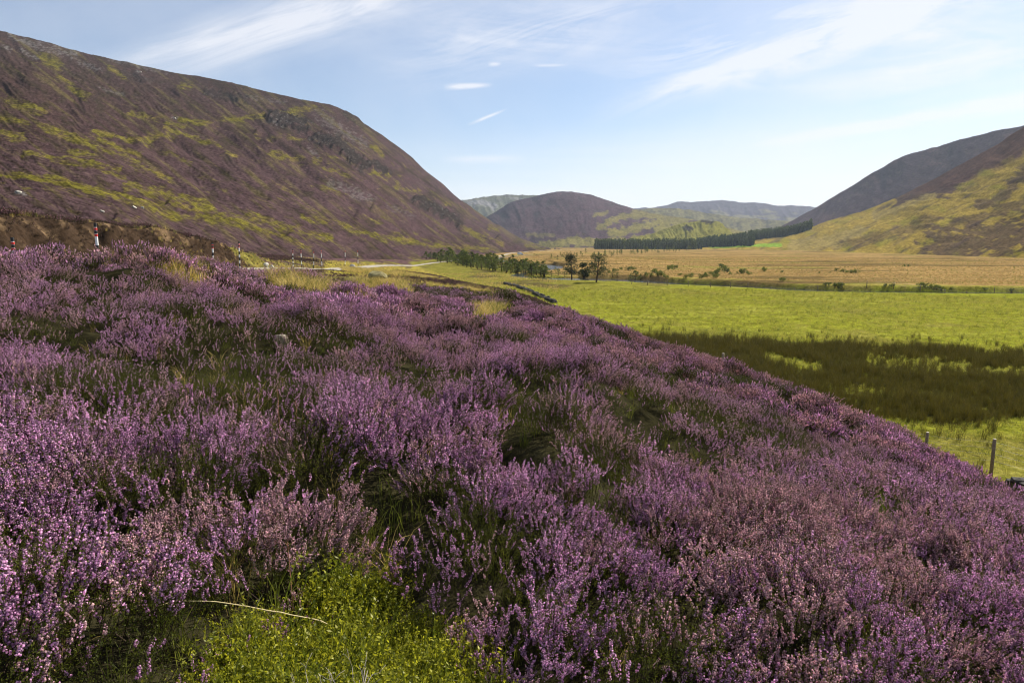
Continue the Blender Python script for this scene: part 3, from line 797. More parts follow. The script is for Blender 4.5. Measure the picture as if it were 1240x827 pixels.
def heather_clump(lod, flower, seed, faded=0.15, mass=False):
    global rng
    keep = rng; rng = np.random.default_rng(seed)
    b = Batch(); ST, FL, HG = 0, 1, 2
    ns = {0: 15, 1: 13, 2: 11, 3: 9}[lod]; nb = {0: 4, 1: 3, 2: 3, 3: 2}[lod]
    az = rng.uniform(0, 2 * np.pi, ns); tilt = np.abs(rng.normal(0, .42, ns)) + .04; L = rng.uniform(.16, .31, ns) * (1 - .25 * tilt)
    bp = rng.normal(0, .055, (ns, 3)); bp[:, 2] = 0
    d = np.stack([np.sin(tilt) * np.cos(az), np.sin(tilt) * np.sin(az), np.cos(tilt)], 1)
    mid = bp + d * (L * .55)[:, None]
    d2 = unit(d + np.array([.06, .02, .45]))
    tip = mid + d2 * (L * .45)[:, None]
    w = {0: .0011, 1: .0016, 2: .003, 3: .005}[lod]
    b.ribbon(bp, mid, w * 1.4, w, ST); b.ribbon(mid, tip, w, w * .6, ST)
    S, E = [tip - d2 * .08], [tip + d2 * .02]
    for k in range(nb):
        f = rng.uniform(.15, 1.0, ns)[:, None]
        p = np.where(f < .5, bp + (mid - bp) * (f * 2 * .55 + .45), mid + (tip - mid) * (f * 2 - 1))
        o = unit(d2 * 1.3 + rng.normal(0, .42, (ns, 3)) * [1, 1, .4])
        ln = rng.uniform(.045, .115, ns)[:, None]
        S.append(p); E.append(p + o * ln)
    S = np.concatenate(S); E = np.concatenate(E); n = len(S)
    b.ribbon(S, E, w * .7, w * .4, ST)
    A = unit(E - S); ln = np.linalg.norm(E - S, axis=1)
    fl = rng.random(n) < flower
    # leaves
    nl = {0: 20, 1: 7, 2: 4, 3: 3}[lod]; ll = {0: .009, 1: .016, 2: .028, 3: .05}[lod]
    for k in range(nl):
        f = rng.uniform(-.6, 1.05 if lod else 1.1, n)[:, None]
        P = S + (E - S) * f; ok = P[:, 2] > .02
        D = unit(A * .8 + rng.normal(0, .7, (n, 3))) * ll * rng.uniform(.6, 1.3, n)[:, None]
        b.leaf(P[ok], D[ok], ll * .20, HG)
    # flowers
    Sf, Ef, Af, lf = S[fl], E[fl], A[fl], ln[fl]; m = len(Sf)
    if m:
        nf = {0: 20, 1: 11, 2: 3, 3: 1}[lod]
        for k in range(nf):
            if lod <= 1:
                f = rng.uniform(.25, 1.02, m)[:, None]; r = {0: .0040, 1: .0054}[lod]
                off = unit(np.cross(Af, rng.normal(size=(m, 3)))) * r * 1.05
                C = Sf + (Ef - Sf) * f + off
                ax = unit(off * 60 + rng.normal(0, .4, (m, 3))) * (r * rng.uniform(.8, 1.3, m))[:, None]
                b.octs(C, ax, r * rng.uniform(.6, 1.1, m), FL)
            else:
                f = (k + .5) / nf * .8 + .18
                C = Sf + (Ef - Sf) * f + rng.normal(0, .004, (m, 3))
                r = {2: .0085, 3: .015}[lod]; hl = {2: .02, 3: .048}[lod]
                b.octs(C, Af * hl, r * rng.uniform(.7, 1.2, m), FL)
    frd = rng.random() < faded
    me = b.mesh('heather_clump', [M_ST, (M_FL2 if frd else M_FL) if not mass else M_FLM, M_HGM if mass else M_HG])
    rng = keep
    return me

def tuft(seed, n, h, spread, mats, w=.003, droop=.5, seedheads=0, tiltm=.35):
    global rng
    keep = rng; rng = np.random.default_rng(seed)
    b = Batch()
    az = rng.uniform(0, 2 * np.pi, n); tl = np.abs(rng.normal(0, tiltm, n)); L = h * rng.uniform(.55, 1.1, n)
    bp = rng.normal(0, spread, (n, 3)); bp[:, 2] = 0
    d = np.stack([np.sin(tl) * np.cos(az), np.sin(tl) * np.sin(az), np.cos(tl)], 1)
    out = np.stack([np.cos(az), np.sin(az), 0 * az], 1)
    p1 = bp + d * (L * .5)[:, None]; d2 = unit(d + out * droop * rng.uniform(.1, 1, n)[:, None]); p2 = p1 + d2 * (L * .3)[:, None]
    d3 = unit(d2 + out * droop * .8 - np.array([0, 0, droop * .4])); p3 = p2 + d3 * (L * .2)[:, None]
    side = rng.normal(size=(n, 3))
    mi = (rng.random(n) < .5).astype(int) if len(mats) > 1 and not seedheads else np.zeros(n, int)
    for k in range(2 if mi.any() else 1):
        q = mi == k
        b.ribbon(bp[q], p1[q], w, w * .85, k, side[q]); b.ribbon(p1[q], p2[q], w * .85, w * .55, k, side[q]); b.ribbon(p2[q], p3[q], w * .55, w * .1, k, side[q])
    if seedheads:
        q = rng.choice(n, seedheads, False)
        b.octs(p2[q], d3[q] * .03, .008, 1)
    rng = keep
    return b.mesh('tuft', mats)

def moss_clump(seed):
    global rng
    keep = rng; rng = np.random.default_rng(seed)
    b = Batch(); n = 22
    bp = rng.normal(0, .035, (n, 3)); bp[:, 2] = 0
    d = unit(np.stack([rng.normal(0, .35, n), rng.normal(0, .35, n), np.ones(n)], 1)); L = rng.uniform(.05, .12, n)
    E = bp + d * L[:, None]
    b.ribbon(bp, E, .0012, .0007, 1)
    for k in range(13):
        f = rng.uniform(.2, 1.02, n)[:, None]
        D = unit(d * .5 + rng.normal(0, .8, (n, 3))) * .0095 * rng.uniform(.5, 1.4, n)[:, None]
        b.leaf(bp + (E - bp) * f, D, .0024, 0)
    rng = keep
    return b.mesh('moss', [M_MO, M_GR])

# ------------------------------------------------------------------ scattering: points + instance on points
def scatter(name, label, cat, P, rot, scl, idx, meshes):
    src = bpy.data.collections.new(name + '_kinds')
    for i, me in enumerate(meshes):
        o = bpy.data.objects.new('%s_kind_%02d' % (name, i), me); src.objects.link(o)
    me = bpy.data.meshes.new(name); me.vertices.add(len(P)); me.vertices.foreach_set('co', np.asarray(P, np.float32).ravel())
    add_attr(me, 'rot', rot, 'FLOAT_VECTOR'); add_attr(me, 'scl', scl); add_attr(me, 'kindi', idx, 'INT')
    o = obj(name, me); tag(o, label, cat, kind='stuff')
    ng = bpy.data.node_groups.new(name + '_scatter', 'GeometryNodeTree')
    ng.interface.new_socket('Geometry', in_out='INPUT', socket_type='NodeSocketGeometry')
    ng.interface.new_socket('Geometry', in_out='OUTPUT', socket_type='NodeSocketGeometry')
    N = ng.nodes; L = ng.links
    gi = N.new('NodeGroupInput'); go = N.new('NodeGroupOutput')
    ip = N.new('GeometryNodeInstanceOnPoints'); ci = N.new('GeometryNodeCollectionInfo')
    ci.inputs['Collection'].default_value = src; ci.inputs['Separate Children'].default_value = True; ci.inputs['Reset Children'].default_value = True
    def na(n_, t):
        a = N.new('GeometryNodeInputNamedAttribute'); a.data_type = t; a.inputs['Name'].default_value = n_; return a.outputs[0]
    m2p = N.new('GeometryNodeMeshToPoints')
    L.new(gi.outputs[0], m2p.inputs[0]); L.new(m2p.outputs[0], ip.inputs['Points']); L.new(ci.outputs[0], ip.inputs['Instance'])
    ip.inputs['Pick Instance'].default_value = True
    L.new(na('kindi', 'INT'), ip.inputs['Instance Index'])
    e2r = N.new('FunctionNodeEulerToRotation'); L.new(na('rot', 'FLOAT_VECTOR'), e2r.inputs[0]); L.new(e2r.outputs[0], ip.inputs['Rotation'])
    L.new(na('scl', 'FLOAT'), ip.inputs['Scale'])
    L.new(ip.outputs[0], go.inputs[0])
    md = o.modifiers.new('scatter', 'NODES'); md.node_group = ng
    return o

def sector(r0, r1, spacing, a0=-43, a1=43):
    """jittered grid points in the sector of the ground around the camera"""
    a0, a1 = R(a0), R(a1)
    x0, x1 = min(math.sin(a0) * r1, math.sin(a0) * r0), max(math.sin(a1) * r1, math.sin(a1) * r0)
    y0, y1 = min(math.cos(a0), math.cos(a1)) * r0 * .9, r1
    xs = np.arange(x0, x1, spacing); ys = np.arange(max(y0, 0), y1, spacing)
    X, Y = np.meshgrid(xs, ys); X = X.ravel(); Y = Y.ravel()
    r = np.hypot(X, Y); a = np.arctan2(X, Y); k = (r >= r0) & (r < r1) & (a > a0) & (a < a1)
    X, Y = X[k], Y[k]
    return X + rng.uniform(-.5, .5, len(X)) * spacing, Y + rng.uniform(-.5, .5, len(X)) * spacing

def rots(n, tilt=.15, lean=(0, 0)):
    return np.stack([rng.normal(lean[0], tilt, n), rng.normal(lean[1], tilt, n), rng.uniform(0, 6.283, n)], 1)

def out_tilt(tx, ty):
    """Euler angles of a plant spun at random about itself and then leaning by (tx, ty)"""
    n = len(tx); a = np.arctan2(ty, tx); t = np.hypot(tx, ty); spin = rng.uniform(0, 6.283, n)
    ca, sa, ct, st = np.cos(a), np.sin(a), np.cos(t), np.sin(t)
    # rotation about the axis (-sin a, cos a, 0) by t, after a spin about z
    cs, ss = np.cos(spin), np.sin(spin)
    M = np.zeros((n, 3, 3)); Rl = np.zeros((n, 3, 3)); Rz = np.zeros((n, 3, 3))
    ux, uy = -sa, ca
    Rl[:, 0, 0] = ct + ux * ux * (1 - ct); Rl[:, 0, 1] = ux * uy * (1 - ct); Rl[:, 0, 2] = uy * st
    Rl[:, 1, 0] = ux * uy * (1 - ct); Rl[:, 1, 1] = ct + uy * uy * (1 - ct); Rl[:, 1, 2] = -ux * st
    Rl[:, 2, 0] = -uy * st; Rl[:, 2, 1] = ux * st; Rl[:, 2, 2] = ct
    Rz[:, 0, 0] = cs; Rz[:, 0, 1] = -ss; Rz[:, 1, 0] = ss; Rz[:, 1, 1] = cs; Rz[:, 2, 2] = 1
    M = Rl @ Rz
    ey = np.arcsin(np.clip(-M[:, 2, 0], -1, 1)); ex = np.arctan2(M[:, 2, 1], M[:, 2, 2]); ez = np.arctan2(M[:, 1, 0], M[:, 0, 0])
    return np.stack([ex, ey, ez], 1)

# bare / green openings in the heather seen in the photograph (sight-line coordinates of ground points)
YELLOW = [([(200, 338), (216, 342)], 9, 1, 8, 26), ([(225, 345), (250, 352)], 8, 1, 8, 26), ([(335, 350), (390, 362)], 10, 1, 10, 30), ([(418, 330), (440, 345), (470, 350)], 9, 1, 18, 44), ([(120, 318), (215, 318)], 5, .8, 18, 40),
                               ([(462, 345), (490, 355)], 7, 1, 18, 44), ([(575, 395), (600, 385)], 9, .7, 12, 40), ([(490, 318), (560, 322), (600, 335)], 6, .8, 45, 150), ([(560, 350), (600, 355)], 8, .6, 30, 90), ([(395, 368), (440, 372)], 6, .5, 12, 40), ([(420, 324), (480, 329), (545, 334)], 7, .9, 44, 150)]
OPEN_GREEN = [([(240, 760), (320, 800), (300, 950)], 70, .75), ([(150, 830), (200, 950)], 60, .6), ([(15, 700), (60, 780), (90, 830)], 40, .55), ([(230, 460), (300, 480)], 22, .6), ([(560, 640), (600, 690), (640, 760)], 26, .9), ([(430, 640), (470, 660)], 20, .7),
    ([(210, 342), (250, 350)], 8, .9), ([(330, 352), (380, 358)], 9, .9), ([(575, 395), (600, 385)], 10, .9), ([(735, 590), (760, 620)], 22, .6), ([(620, 500), (650, 510)], 18, .6),
    ([(750, 545), (770, 560)], 14, .5), ([(60, 350), (120, 360)], 7, .5), ([(150, 600), (260, 640), (330, 610)], 26, .55), ([(480, 600), (550, 600)], 24, .5), ([(250, 690), (330, 730)], 30, .5)]

def build_heather():
    kinds = []; base = {}
    for lod, nv in ((0, 7), (1, 7), (2, 6), (3, 4)):
        base[lod] = len(kinds)
        for i in range(nv):
            fl = ([.80, .65, .5, .72, .34, .14, .03] if lod == 0 else [.88, .75, .6, .8, .42, .16, .04])[i] if nv == 7 else ([.95, .9, .8, .7, .35, .05][i] if nv == 6 else [.9, .7, .45, .15][i])
            kinds.append(heather_clump(lod, fl, 1000 + lod * 20 + i, .4, False))
    base['m'] = len(kinds)
    for i in range(4): kinds.append(heather_clump(3, [.9, .7, .5, .2][i], 1900 + i, 0, True))
    PX, SC, IX, RT = [], [], [], []
    for lod, r0, r1, sp in ((0, 1.0, 6.5, .125), (1, 6.5, 14, .14), (2, 14, 30, .165), (3, 30, 62, .22)):
        x, y = sector(r0, r1, sp)
        if lod == 0:
            xa, ya = sector(.4, r1, sp, -85, -43); xb, yb = sector(.4, r1, sp, 43, 85); x = np.concatenate([x, xa, xb]); y = np.concatenate([y, ya, yb])
        ns, Dc, r = near_surface(x, y)
        k = r < Dc * 1.35; x, y, r, Dc = x[k], y[k], r[k], Dc[k]
        z = ground_z(x, y); u, v = proj(x, y, z + .15)
        moss = moss_mask(x, y, *proj(x, y, z)); og = strokes_mask(u, v, OPEN_GREEN, 111, 1.4, 30, 18)
        hm = fbm(x * .55, y * .5, 3, 112); h2 = fbm(x * .16, y * .16, 3, 113)
        cell = .66 if lod == 0 else (.76 if lod == 1 else 1.0)
        wx = x + .22 * noise(x * 2.2, y * 2.2, 114); wy = y + .22 * noise(x * 2.2, y * 2.2, 115)
        d, ox, oy, rd, r2 = worley(wx / cell, wy / cell, 116)
        big = .5 + .5 * r2; Rb = .62 + .12 * rd; q = d / Rb
        dome = np.sqrt(np.clip(1 - q * q, 0, 1)); gap = sstep(.66, .90, q)
        near_moss = strokes_mask(*proj(x, y, z), [(st[0], st[1] * 1.5) for st in MOSS], 63, .3, 50, 35)
        bloom = .36 + .8 * h2 + .3 * hm + .70 * (rd - .45) - 1.0 * og - .16 * sstep(6.5, 3.5, r) * sstep(.8, 0, x) + .24 * sstep(0.3, 1, x) * sstep(6, 4, r) + .12 * sstep(8, 14, r) - .6 * gap
        bloom = np.clip(bloom + rng.normal(0, .12, len(x)), 0, 1)
        nv = {0: 7, 1: 7, 2: 6, 3: 4}[lod]
        order = {7: [6, 5, 4, 2, 3, 1, 0], 6: [5, 4, 3, 2, 1, 0], 4: [3, 2, 1, 0]}[nv]
        qi = np.clip((bloom * nv).astype(int), 0, nv - 1); idx = np.array(order)[qi] + base[lod]
        sc = (.92 + .35 * hm + .25 * h2 + .12 * big) * rng.uniform(.8, 1.2, len(x)) * (1 - .25 * og) * (1 - .6 * gap) * (1 - .40 * near_moss)
        low = (lod == 0) & (moss > .3) & (rng.random(len(x)) < .42)
        idx = np.where(low, base[lod] + np.where(rng.random(len(x)) < .8, 6, 5), idx); sc = np.where(low, rng.uniform(.35, .6, len(x)), sc)
        keep = (low | (rng.random(len(x)) > moss * .97)) & (rng.random(len(x)) > .88 * gap * (r < Dc * .93)) & (sc > .25) & (rng.random(len(x)) > .92 * strokes_mask(u, v + 2, [(q_[0], q_[1]) for q_ in YELLOW if q_[4] < 60], 122, .9, 9, 5))
        far = sstep(1.08, 1.3, r / Dc); sc = sc * (1 - .4 * far)
        z = z + dome * {0: .30, 1: .36, 2: .46, 3: .5}[lod] * big * (1 - near_moss) * (1 - .55 * sstep(.8, 1, r / Dc)) * sstep(1.4, 2.6, r) - .05 * (1 - moss)
        tl = np.clip(q, 0, 1.1) * .55 * (cell / .9) ** .3; nd = np.hypot(ox, oy) + 1e-6
        RT.append(out_tilt(ox / nd * tl + rng.normal(0, .10, len(x)) + .08, oy / nd * tl + rng.normal(0, .10, len(x)))[keep])
        x, y, z, sc, idx = x[keep], y[keep], z[keep], sc[keep], idx[keep]
        PX.append(np.stack([x, y, z - .02], 1)); SC.append(sc * {0: .90, 1: .82, 2: .86, 3: 1.0}[lod]); IX.append(idx)
    # the banks, verge and plateau along the road
    x, y = sector(24, 175, .5, -44, 5)
    ns, Dc, r = near_surface(x, y)
    z = ground_z(x, y); sl = road_x(y) - x; u, v = proj(x, y, z)
    toe = smooth_interp(y, TOE_Y, TOE_X)
    n1 = fbm(x * 0.08, y * 0.08, 4, 51)
    yel = strokes_mask(u, v, [([(505, 321), (560, 325), (610, 336)], 7), ([(430, 322), (470, 326)], 6), ([(505, 318), (530, 320)], 5)], 4, 0.6)
    bnk = (sl > 3) & (sl < 8.5)
    k = (r > Dc * 1.3) & (np.abs(sl) > 3.6) & (toe - x > 3) & ((n1 < .12) | (sl > 0)) & (yel < .4) & (rng.random(len(x)) > .12 * bnk) & (rng.random(len(x)) > .6 * ((y > 90) & (sl > 0)))
    vis = sstep(270, 300, u) * sstep(590, 440, u) * (sl < 0) * (y > 45)
    k &= rng.random(len(x)) > vis * .5
    x, y, z, bnk, vis = x[k], y[k], z[k], bnk[k], vis[k]
    PX.append(np.stack([x, y, z - .05], 1)); SC.append(rng.uniform(1.2, 2.3, len(x)) * np.where(bnk, .5, 1) * (1 - .55 * vis)); IX.append(base['m'] + np.where(bnk, 3, rng.integers(0, 4, len(x))))
    P = np.concatenate(PX); S = np.concatenate(SC); I = np.concatenate(IX)
    RT.append(rots(len(x), .14, (0, .1))); print('heather instances', len(P))
    scatter('heather', 'flowering purple heather covering the near slope and the road banks', 'heather', P, np.concatenate(RT), S, I, kinds)

def build_grasses():
    # green and straw grass showing between the heather
    kinds = [tuft(2000 + i, 26, .30, .03, [M_GR], .0016, .7) for i in range(3)] + [tuft(2010 + i, 22, .38, .04, [M_GY], .0018, .6) for i in range(3)] \
        + [tuft(2020 + i, 38, .50, .09, [M_GY, M_GR] if i == 2 else [M_GY], .004, .7) for i in range(3)]
    PX, SC, IX = [], [], []
    x, y = sector(1.2, 12, .16)
    z = ground_z(x, y); u, v = proj(x, y, z + .1)
    og = strokes_mask(u, v, OPEN_GREEN, 111, 1.4, 30, 18); ms = moss_mask(x, y, *proj(x, y, z))
    n = fbm(x * .8, y * .8, 3, 121)
    k = rng.random(len(x)) < np.clip(.06 + .55 * og + .75 * ms + .12 * (n > .1), 0, 1)
    x, y, z, ms = x[k], y[k], z[k], ms[k]
    PX.append(np.stack([x, y, z], 1)); SC.append(rng.uniform(.5, 1.05, len(x)) * (1 - .45 * ms)); IX.append(np.where(rng.random(len(x)) < .86, rng.integers(0, 3, len(x)), rng.integers(3, 6, len(x))))
    # yellow tussocks
    for (pts, w, dens, D0, D1) in YELLOW:
        xx, yy = sector(D0, D1, .22 if D1 < 60 else .38, math.degrees(math.atan2(min(p[0] for p in pts) - CU - 15, F)), math.degrees(math.atan2(max(p[0] for p in pts) - CU + 15, F)))
        if not len(xx): continue
        zz = ground_z(xx, yy); uu, vv = proj(xx, yy, zz)
        m = strokes_mask(uu, vv, [(pts, w)], 122, .9, 9, 5) * dens
        k = rng.random(len(xx)) < m * .8
        xx, yy, zz = xx[k], yy[k], zz[k]
        PX.append(np.stack([xx, yy, zz], 1)); SC.append(rng.uniform(.7, 1.25, len(xx)) * (.9 + .5 * sstep(12, 24, np.hypot(xx, yy)) if D1 < 60 else 1.2)); IX.append(rng.integers(6, 9, len(xx)))
    # verge grass: the roadside and the terrace
    x, y = sector(30, 200, .8, -40, 4)
    ns, Dc, r = near_surface(x, y); sl = road_x(y) - x; toe = smooth_interp(y, TOE_Y, TOE_X); n1 = fbm(x * 0.08, y * 0.08, 4, 51)
    k = (r > Dc * 1.25) & (np.abs(sl) > 2.6) & (toe - x > np.where(y > 95, -22, -1)) & ((n1 > -.08) | (np.abs(sl) < 4.5)) & (rng.random(len(x)) < .8)
    x, y = x[k], y[k]; z = ground_z(x, y)
    uu, vv = proj(x, y, z)
    PX.append(np.stack([x, y, z], 1)); SC.append(rng.uniform(.5, 1.0, len(x)) * (1 - .6 * ((uu > 290) & (uu < 430) & (road_x(y) > x - 40) & (road_x(y) < x)))); IX.append(rng.integers(6, 9, len(x)))
    P = np.concatenate(PX); print('grass', len(P))
    scatter('grass', 'green and straw coloured grass tufts growing between the heather', 'grass', P, rots(len(P), .1), np.concatenate(SC), np.concatenate(IX), kinds)

    # bright leafy ground cover at the photographer's feet
    x, y = sector(1.2, 5.5, .045, -32, 24)
    z = ground_z(x, y); m = moss_mask(x, y, *proj(x, y, z))
    k = rng.random(len(x)) < m * .95 * (.55 + .6 * sstep(-.2, .2, fbm(x * 2.5, y * 2.5, 3, 141)))
    x, y, z = x[k], y[k], z[k]; print('moss', len(x))
    scatter('bilberry_leaves', 'bright yellow green low leafy ground cover at the bottom edge', 'ground cover', np.stack([x, y, z + .05 * fbm(x * 5, y * 5, 2, 5)], 1), rots(len(x), .3), rng.uniform(.6, 1.7, len(x)) * (1 + .7 * fbm(x * 5, y * 5, 2, 6)), rng.integers(0, 5, len(x)), [moss_clump(3000 + i) for i in range(5)])

    # rushes
    x, y = sector(26, 80, .30, -2, 44)
    m = rush_mask(x, y); z = ground_z(x, y); n = fbm(x * .3, y * .3, 3, 131)
    spill = rush_mask(x, y + 7) + rush_mask(x, y - 7) + rush_mask(x + 3, y + 14)
    k = rng.random(len(x)) < np.maximum(m * .9, .10 * np.minimum(spill, 1) * (fbm(x * .35, y * .35, 3, 154) > .08) * (x > smooth_interp(y, TOE_Y, TOE_X)))
    x, y, z, n = x[k], y[k], z[k], n[k]; print('rushes', len(x))
    kinds = [tuft(3100 + i, 36, .62, .07, [M_RU], .0048, .35, 0, .22) for i in range(4)] + [tuft(3110 + i, 36, .72, .07, [M_RU, M_RS], .005, .35, 5, .2) for i in range(2)]
    scatter('rushes', 'dark olive band of rushes between the heather slope and the pasture', 'rushes', np.stack([x, y, z], 1), rots(len(x), .1), rng.uniform(.5, 1.15, len(x)) * (1 + .6 * n), np.where(rng.random(len(x)) < .9, rng.integers(0, 4, len(x)), rng.integers(4, 6, len(x))), kinds)

    # pasture
    x, y = sector(24, 70, .36, 0, 44); x2, y2 = sector(70, 135, .62, -6, 44)
    x = np.concatenate([x, x2]); y = np.concatenate([y, y2])
    toe = smooth_interp(y, TOE_Y, TOE_X); rl = np.interp(x, [-20, 4, 27, 48, 62, 100, 210], [182, 170, 155, 135, 122, 117, 112])
    m = (1 - rush_mask(x, y)) * (x > toe + 1) * (y < rl) * (1 - sstep(118, 140, y) * sstep(48, 25, x - toe))
    k = rng.random(len(x)) < m
    x, y = x[k], y[k]; z = ground_z(x, y); n = fbm(x * .2, y * .2, 3, 132); r = np.hypot(x, y)
    kinds = [tuft(3200 + i, 16, .15, .09, [M_FD], .006, .9, 0, .6) for i in range(4)] + [tuft(3210 + i, 22, .34, .08, [M_FD, M_GR], .006, .8, 0, .45) for i in range(2)]
    print('field', len(x))
    scatter('pasture_grass', 'yellow green grazed grass of the flat meadow', 'meadow grass', np.stack([x, y, z], 1), rots(len(x), .1), rng.uniform(.6, 1.3, len(x)) * (1 + .5 * n) * (.8 + r / 140), np.where(rng.random(len(x)) < .9, rng.integers(0, 4, len(x)), rng.integers(4, 6, len(x))), kinds)

    # moor tussocks beyond the river
    x, y = sector(115, 230, 1.0, -4, 44); x2, y2 = sector(230, 480, 2.0, -6, 44)
    x = np.concatenate([x, x2]); y = np.concatenate([y, y2])
    toe = smooth_interp(y, TOE_Y, TOE_X); rl = np.interp(x, [-20, 4, 27, 48, 62, 100, 210], [420, 190, 175, 150, 138, 132, 126])
    k = (y > rl) & (x > toe + 4) & (rng.random(len(x)) < .85 - .9 * sstep(0, .25, fbm(x * 0.010, y * 0.05, 5, 57, .6)))
    x, y = x[k], y[k]; z = ground_z(x, y); r = np.hypot(x, y); print('moor', len(x))
    kinds = [tuft(3300 + i, 26, .5, .2, [M_MR], .016, .8, 0, .5) for i in range(3)] + [tuft(3310, 26, .5, .2, [M_MR, M_GR], .016, .7)]
    scatter('moor_grass', 'golden brown tussocky moor grass beyond the river', 'moor grass', np.stack([x, y, z], 1), rots(len(x), .1), rng.uniform(.4, .9, len(x)) * np.where(r > 230, 1.0, .7), rng.integers(0, 4, len(x)), kinds)
# ------------------------------------------------------------------ things
def ground_hit(u, v, D0=12, D1=2500):
    D = np.geomspace(D0, D1, 4000)
    x, y, z = at(np.full(4000, float(u)), np.full(4000, float(v)), D)
    g = ground_z(x, y); k = np.nonzero(z < g)[0]
    i = k[0] if len(k) else 3999
    return float(x[i]), float(y[i]), float(g[i]), float(D[i])

def hill_hit(h, u, v):
    d = (h['u'] - u) ** 2 + (h['v'] - v) ** 2 + 1e-4 * 0
    n = h['us'].size; i = np.argmin(d[2:int(d.shape[0] - 41)]) + 2 * d.shape[1]
    return float(h['x'].ravel()[i]), float(h['y'].ravel()[i]), float(h['z'].ravel()[i])

def tube_arrays(pts, rad, k=6, cap=True):
    """one closed tube through pts"""
    P = np.asarray(pts, float); n = len(P); T = np.gradient(P, axis=0); T = unit(T)
    ref = np.array([0, 0, 1.0]) if abs(T[0][2]) < .9 else np.array([1.0, 0, 0])
    a = unit(np.cross(T, ref)); b = np.cross(T, a)
    rad = np.broadcast_to(rad, n)
    th = np.arange(k) * 2 * np.pi / k
    V = (P[:, None] + rad[:, None, None] * (a[:, None] * np.cos(th)[None, :, None] + b[:, None] * np.sin(th)[None, :, None])).reshape(-1, 3)
    i = np.arange(n - 1)[:, None] * k; j = np.arange(k)[None]; j2 = (j + 1) % k
    Q = np.stack([i + j, i + j2, i + k + j2, i + k + j], -1).reshape(-1, 4)
    T3 = np.concatenate([Q[:, [0, 1, 2]], Q[:, [0, 2, 3]]])
    if cap:
        V = np.vstack([V, P[:1], P[-1:]]); c0 = n * k; c1 = c0 + 1
        T3 = np.concatenate([T3, np.stack([np.full(k, c0), (np.arange(k) + 1) % k, np.arange(k)], 1), np.stack([np.full(k, c1), (n - 1) * k + np.arange(k), (n - 1) * k + (np.arange(k) + 1) % k], 1)])
    return V, T3

def tubes_mesh(name, tubes, mat, k=6, smooth=True):
    b = Batch()
    for pts, rad in tubes:
        V, T = tube_arrays(pts, rad, k); b.add(V, T, 0)
    return b.mesh(name, [mat], smooth)

M_BARK = plain('bark', (.10, .070, .050), .95, .35, 6, .1, .6)
M_NEED = leafy('pine_needles', (.022, .034, .010), (.060, .075, .018), .25, .6, .2)
M_YNEED = leafy('young_needles', (.055, .080, .016), (.16, .18, .032), .45, .6, .2)
M_SPR = leafy('spruce_needles', (.028, .045, .014), (.075, .092, .024), .3, .7, .15)
M_ROCKP = plain('pale_rock', (.42, .39, .34), .9, .35, 5, .15, .8)
M_ROCKD = plain('dark_rock', (.055, .050, .044), .9, .45, 4, .15, .8)
M_WOOD = plain('weathered_post', (.20, .15, .105), .9, .35, 14, .1, .7)
M_WOODT = plain('sunlit_post_top', (.48, .43, .35), .9, .2, 30)  # pale post end: brightness of the sunlit top put into the colour
M_WIRE = plain('fence_wire', (.22, .22, .22), .5, .1, 10, .5, 0, .7)
M_WHITE = plain('white_paint', (.80, .80, .78), .5, .06, 12, .4)
M_BLACK = plain('black_paint', (.012, .012, .013), .5, .1, 12, .4)
M_RED = plain('red_reflector', (.62, .015, .012), .35, .1, 12, .5)
M_STRAW = plain('straw', (.55, .45, .24), .8, .2, 30)
M_TWIG = plain('bleached_twig', (.34, .30, .26), .9, .3, 60)
M_REDST = plain('reddish_stalk', (.26, .12, .07), .8, .3, 40)

def conifer_crown(seed, h, r, n, mat, leaf, z0=.12, jag=.35):
    global rng
    keep = rng; rng = np.random.default_rng(seed); b = Batch()
    nb = int(n / 14); t = rng.uniform(0, 1, nb) ** .8; z = h * (z0 + (1 - z0) * t)
    az = rng.uniform(0, 6.283, nb); L = r * (1 - t) ** .85 * rng.uniform(1 - jag, 1 + jag * .6, nb) + r * .05
    d = np.stack([np.cos(az), np.sin(az), rng.uniform(-.1, .35, nb)], 1)
    for k in range(14):
        f = rng.uniform(.15, 1, nb)[:, None]
        P = np.stack([0 * z, 0 * z, z], 1) + d * L[:, None] * f
        D = unit(d + rng.normal(0, .7, (nb, 3)) + [0, 0, .35]) * leaf * rng.uniform(.6, 1.4, nb)[:, None]
        b.leaf(P, D, leaf * .28, 0)
    b.leaf(np.array([[0, 0, h * .95]]), np.array([[0, 0, h * .08]]), leaf * .2, 0)
    rng = keep
    return b.mesh('crown', [mat])

def make_conifer(label, group, seed, h, r, mat=None, n=420):
    root = empty('conifer_tree'); tag(root, label, 'tree', group)
    obj('crown', conifer_crown(seed, h, r, n, mat or M_YNEED, .16 * h / 2.2), root)
    obj('trunk', tubes_mesh('trunk', [([(0, 0, -.15), (0, 0, h * .5), (0, 0, h * .95)], [h * .03, h * .018, h * .004])], M_BARK, 6), root)
    return root

def copy_thing(root, loc, rz, s, label=None, group=None):
    r = root.copy(); COL.objects.link(r); r.location = loc; r.rotation_euler = (0, 0, rz); r.scale = s if isinstance(s, tuple) else (s, s, s)
    if label: r['label'] = label
    if group: r['group'] = group
    for ch in list(root.children):
        c = ch.copy(); COL.objects.link(c); c.parent = r
        for g in list(ch.children):
            d = g.copy(); COL.objects.link(d); d.parent = c
    return r

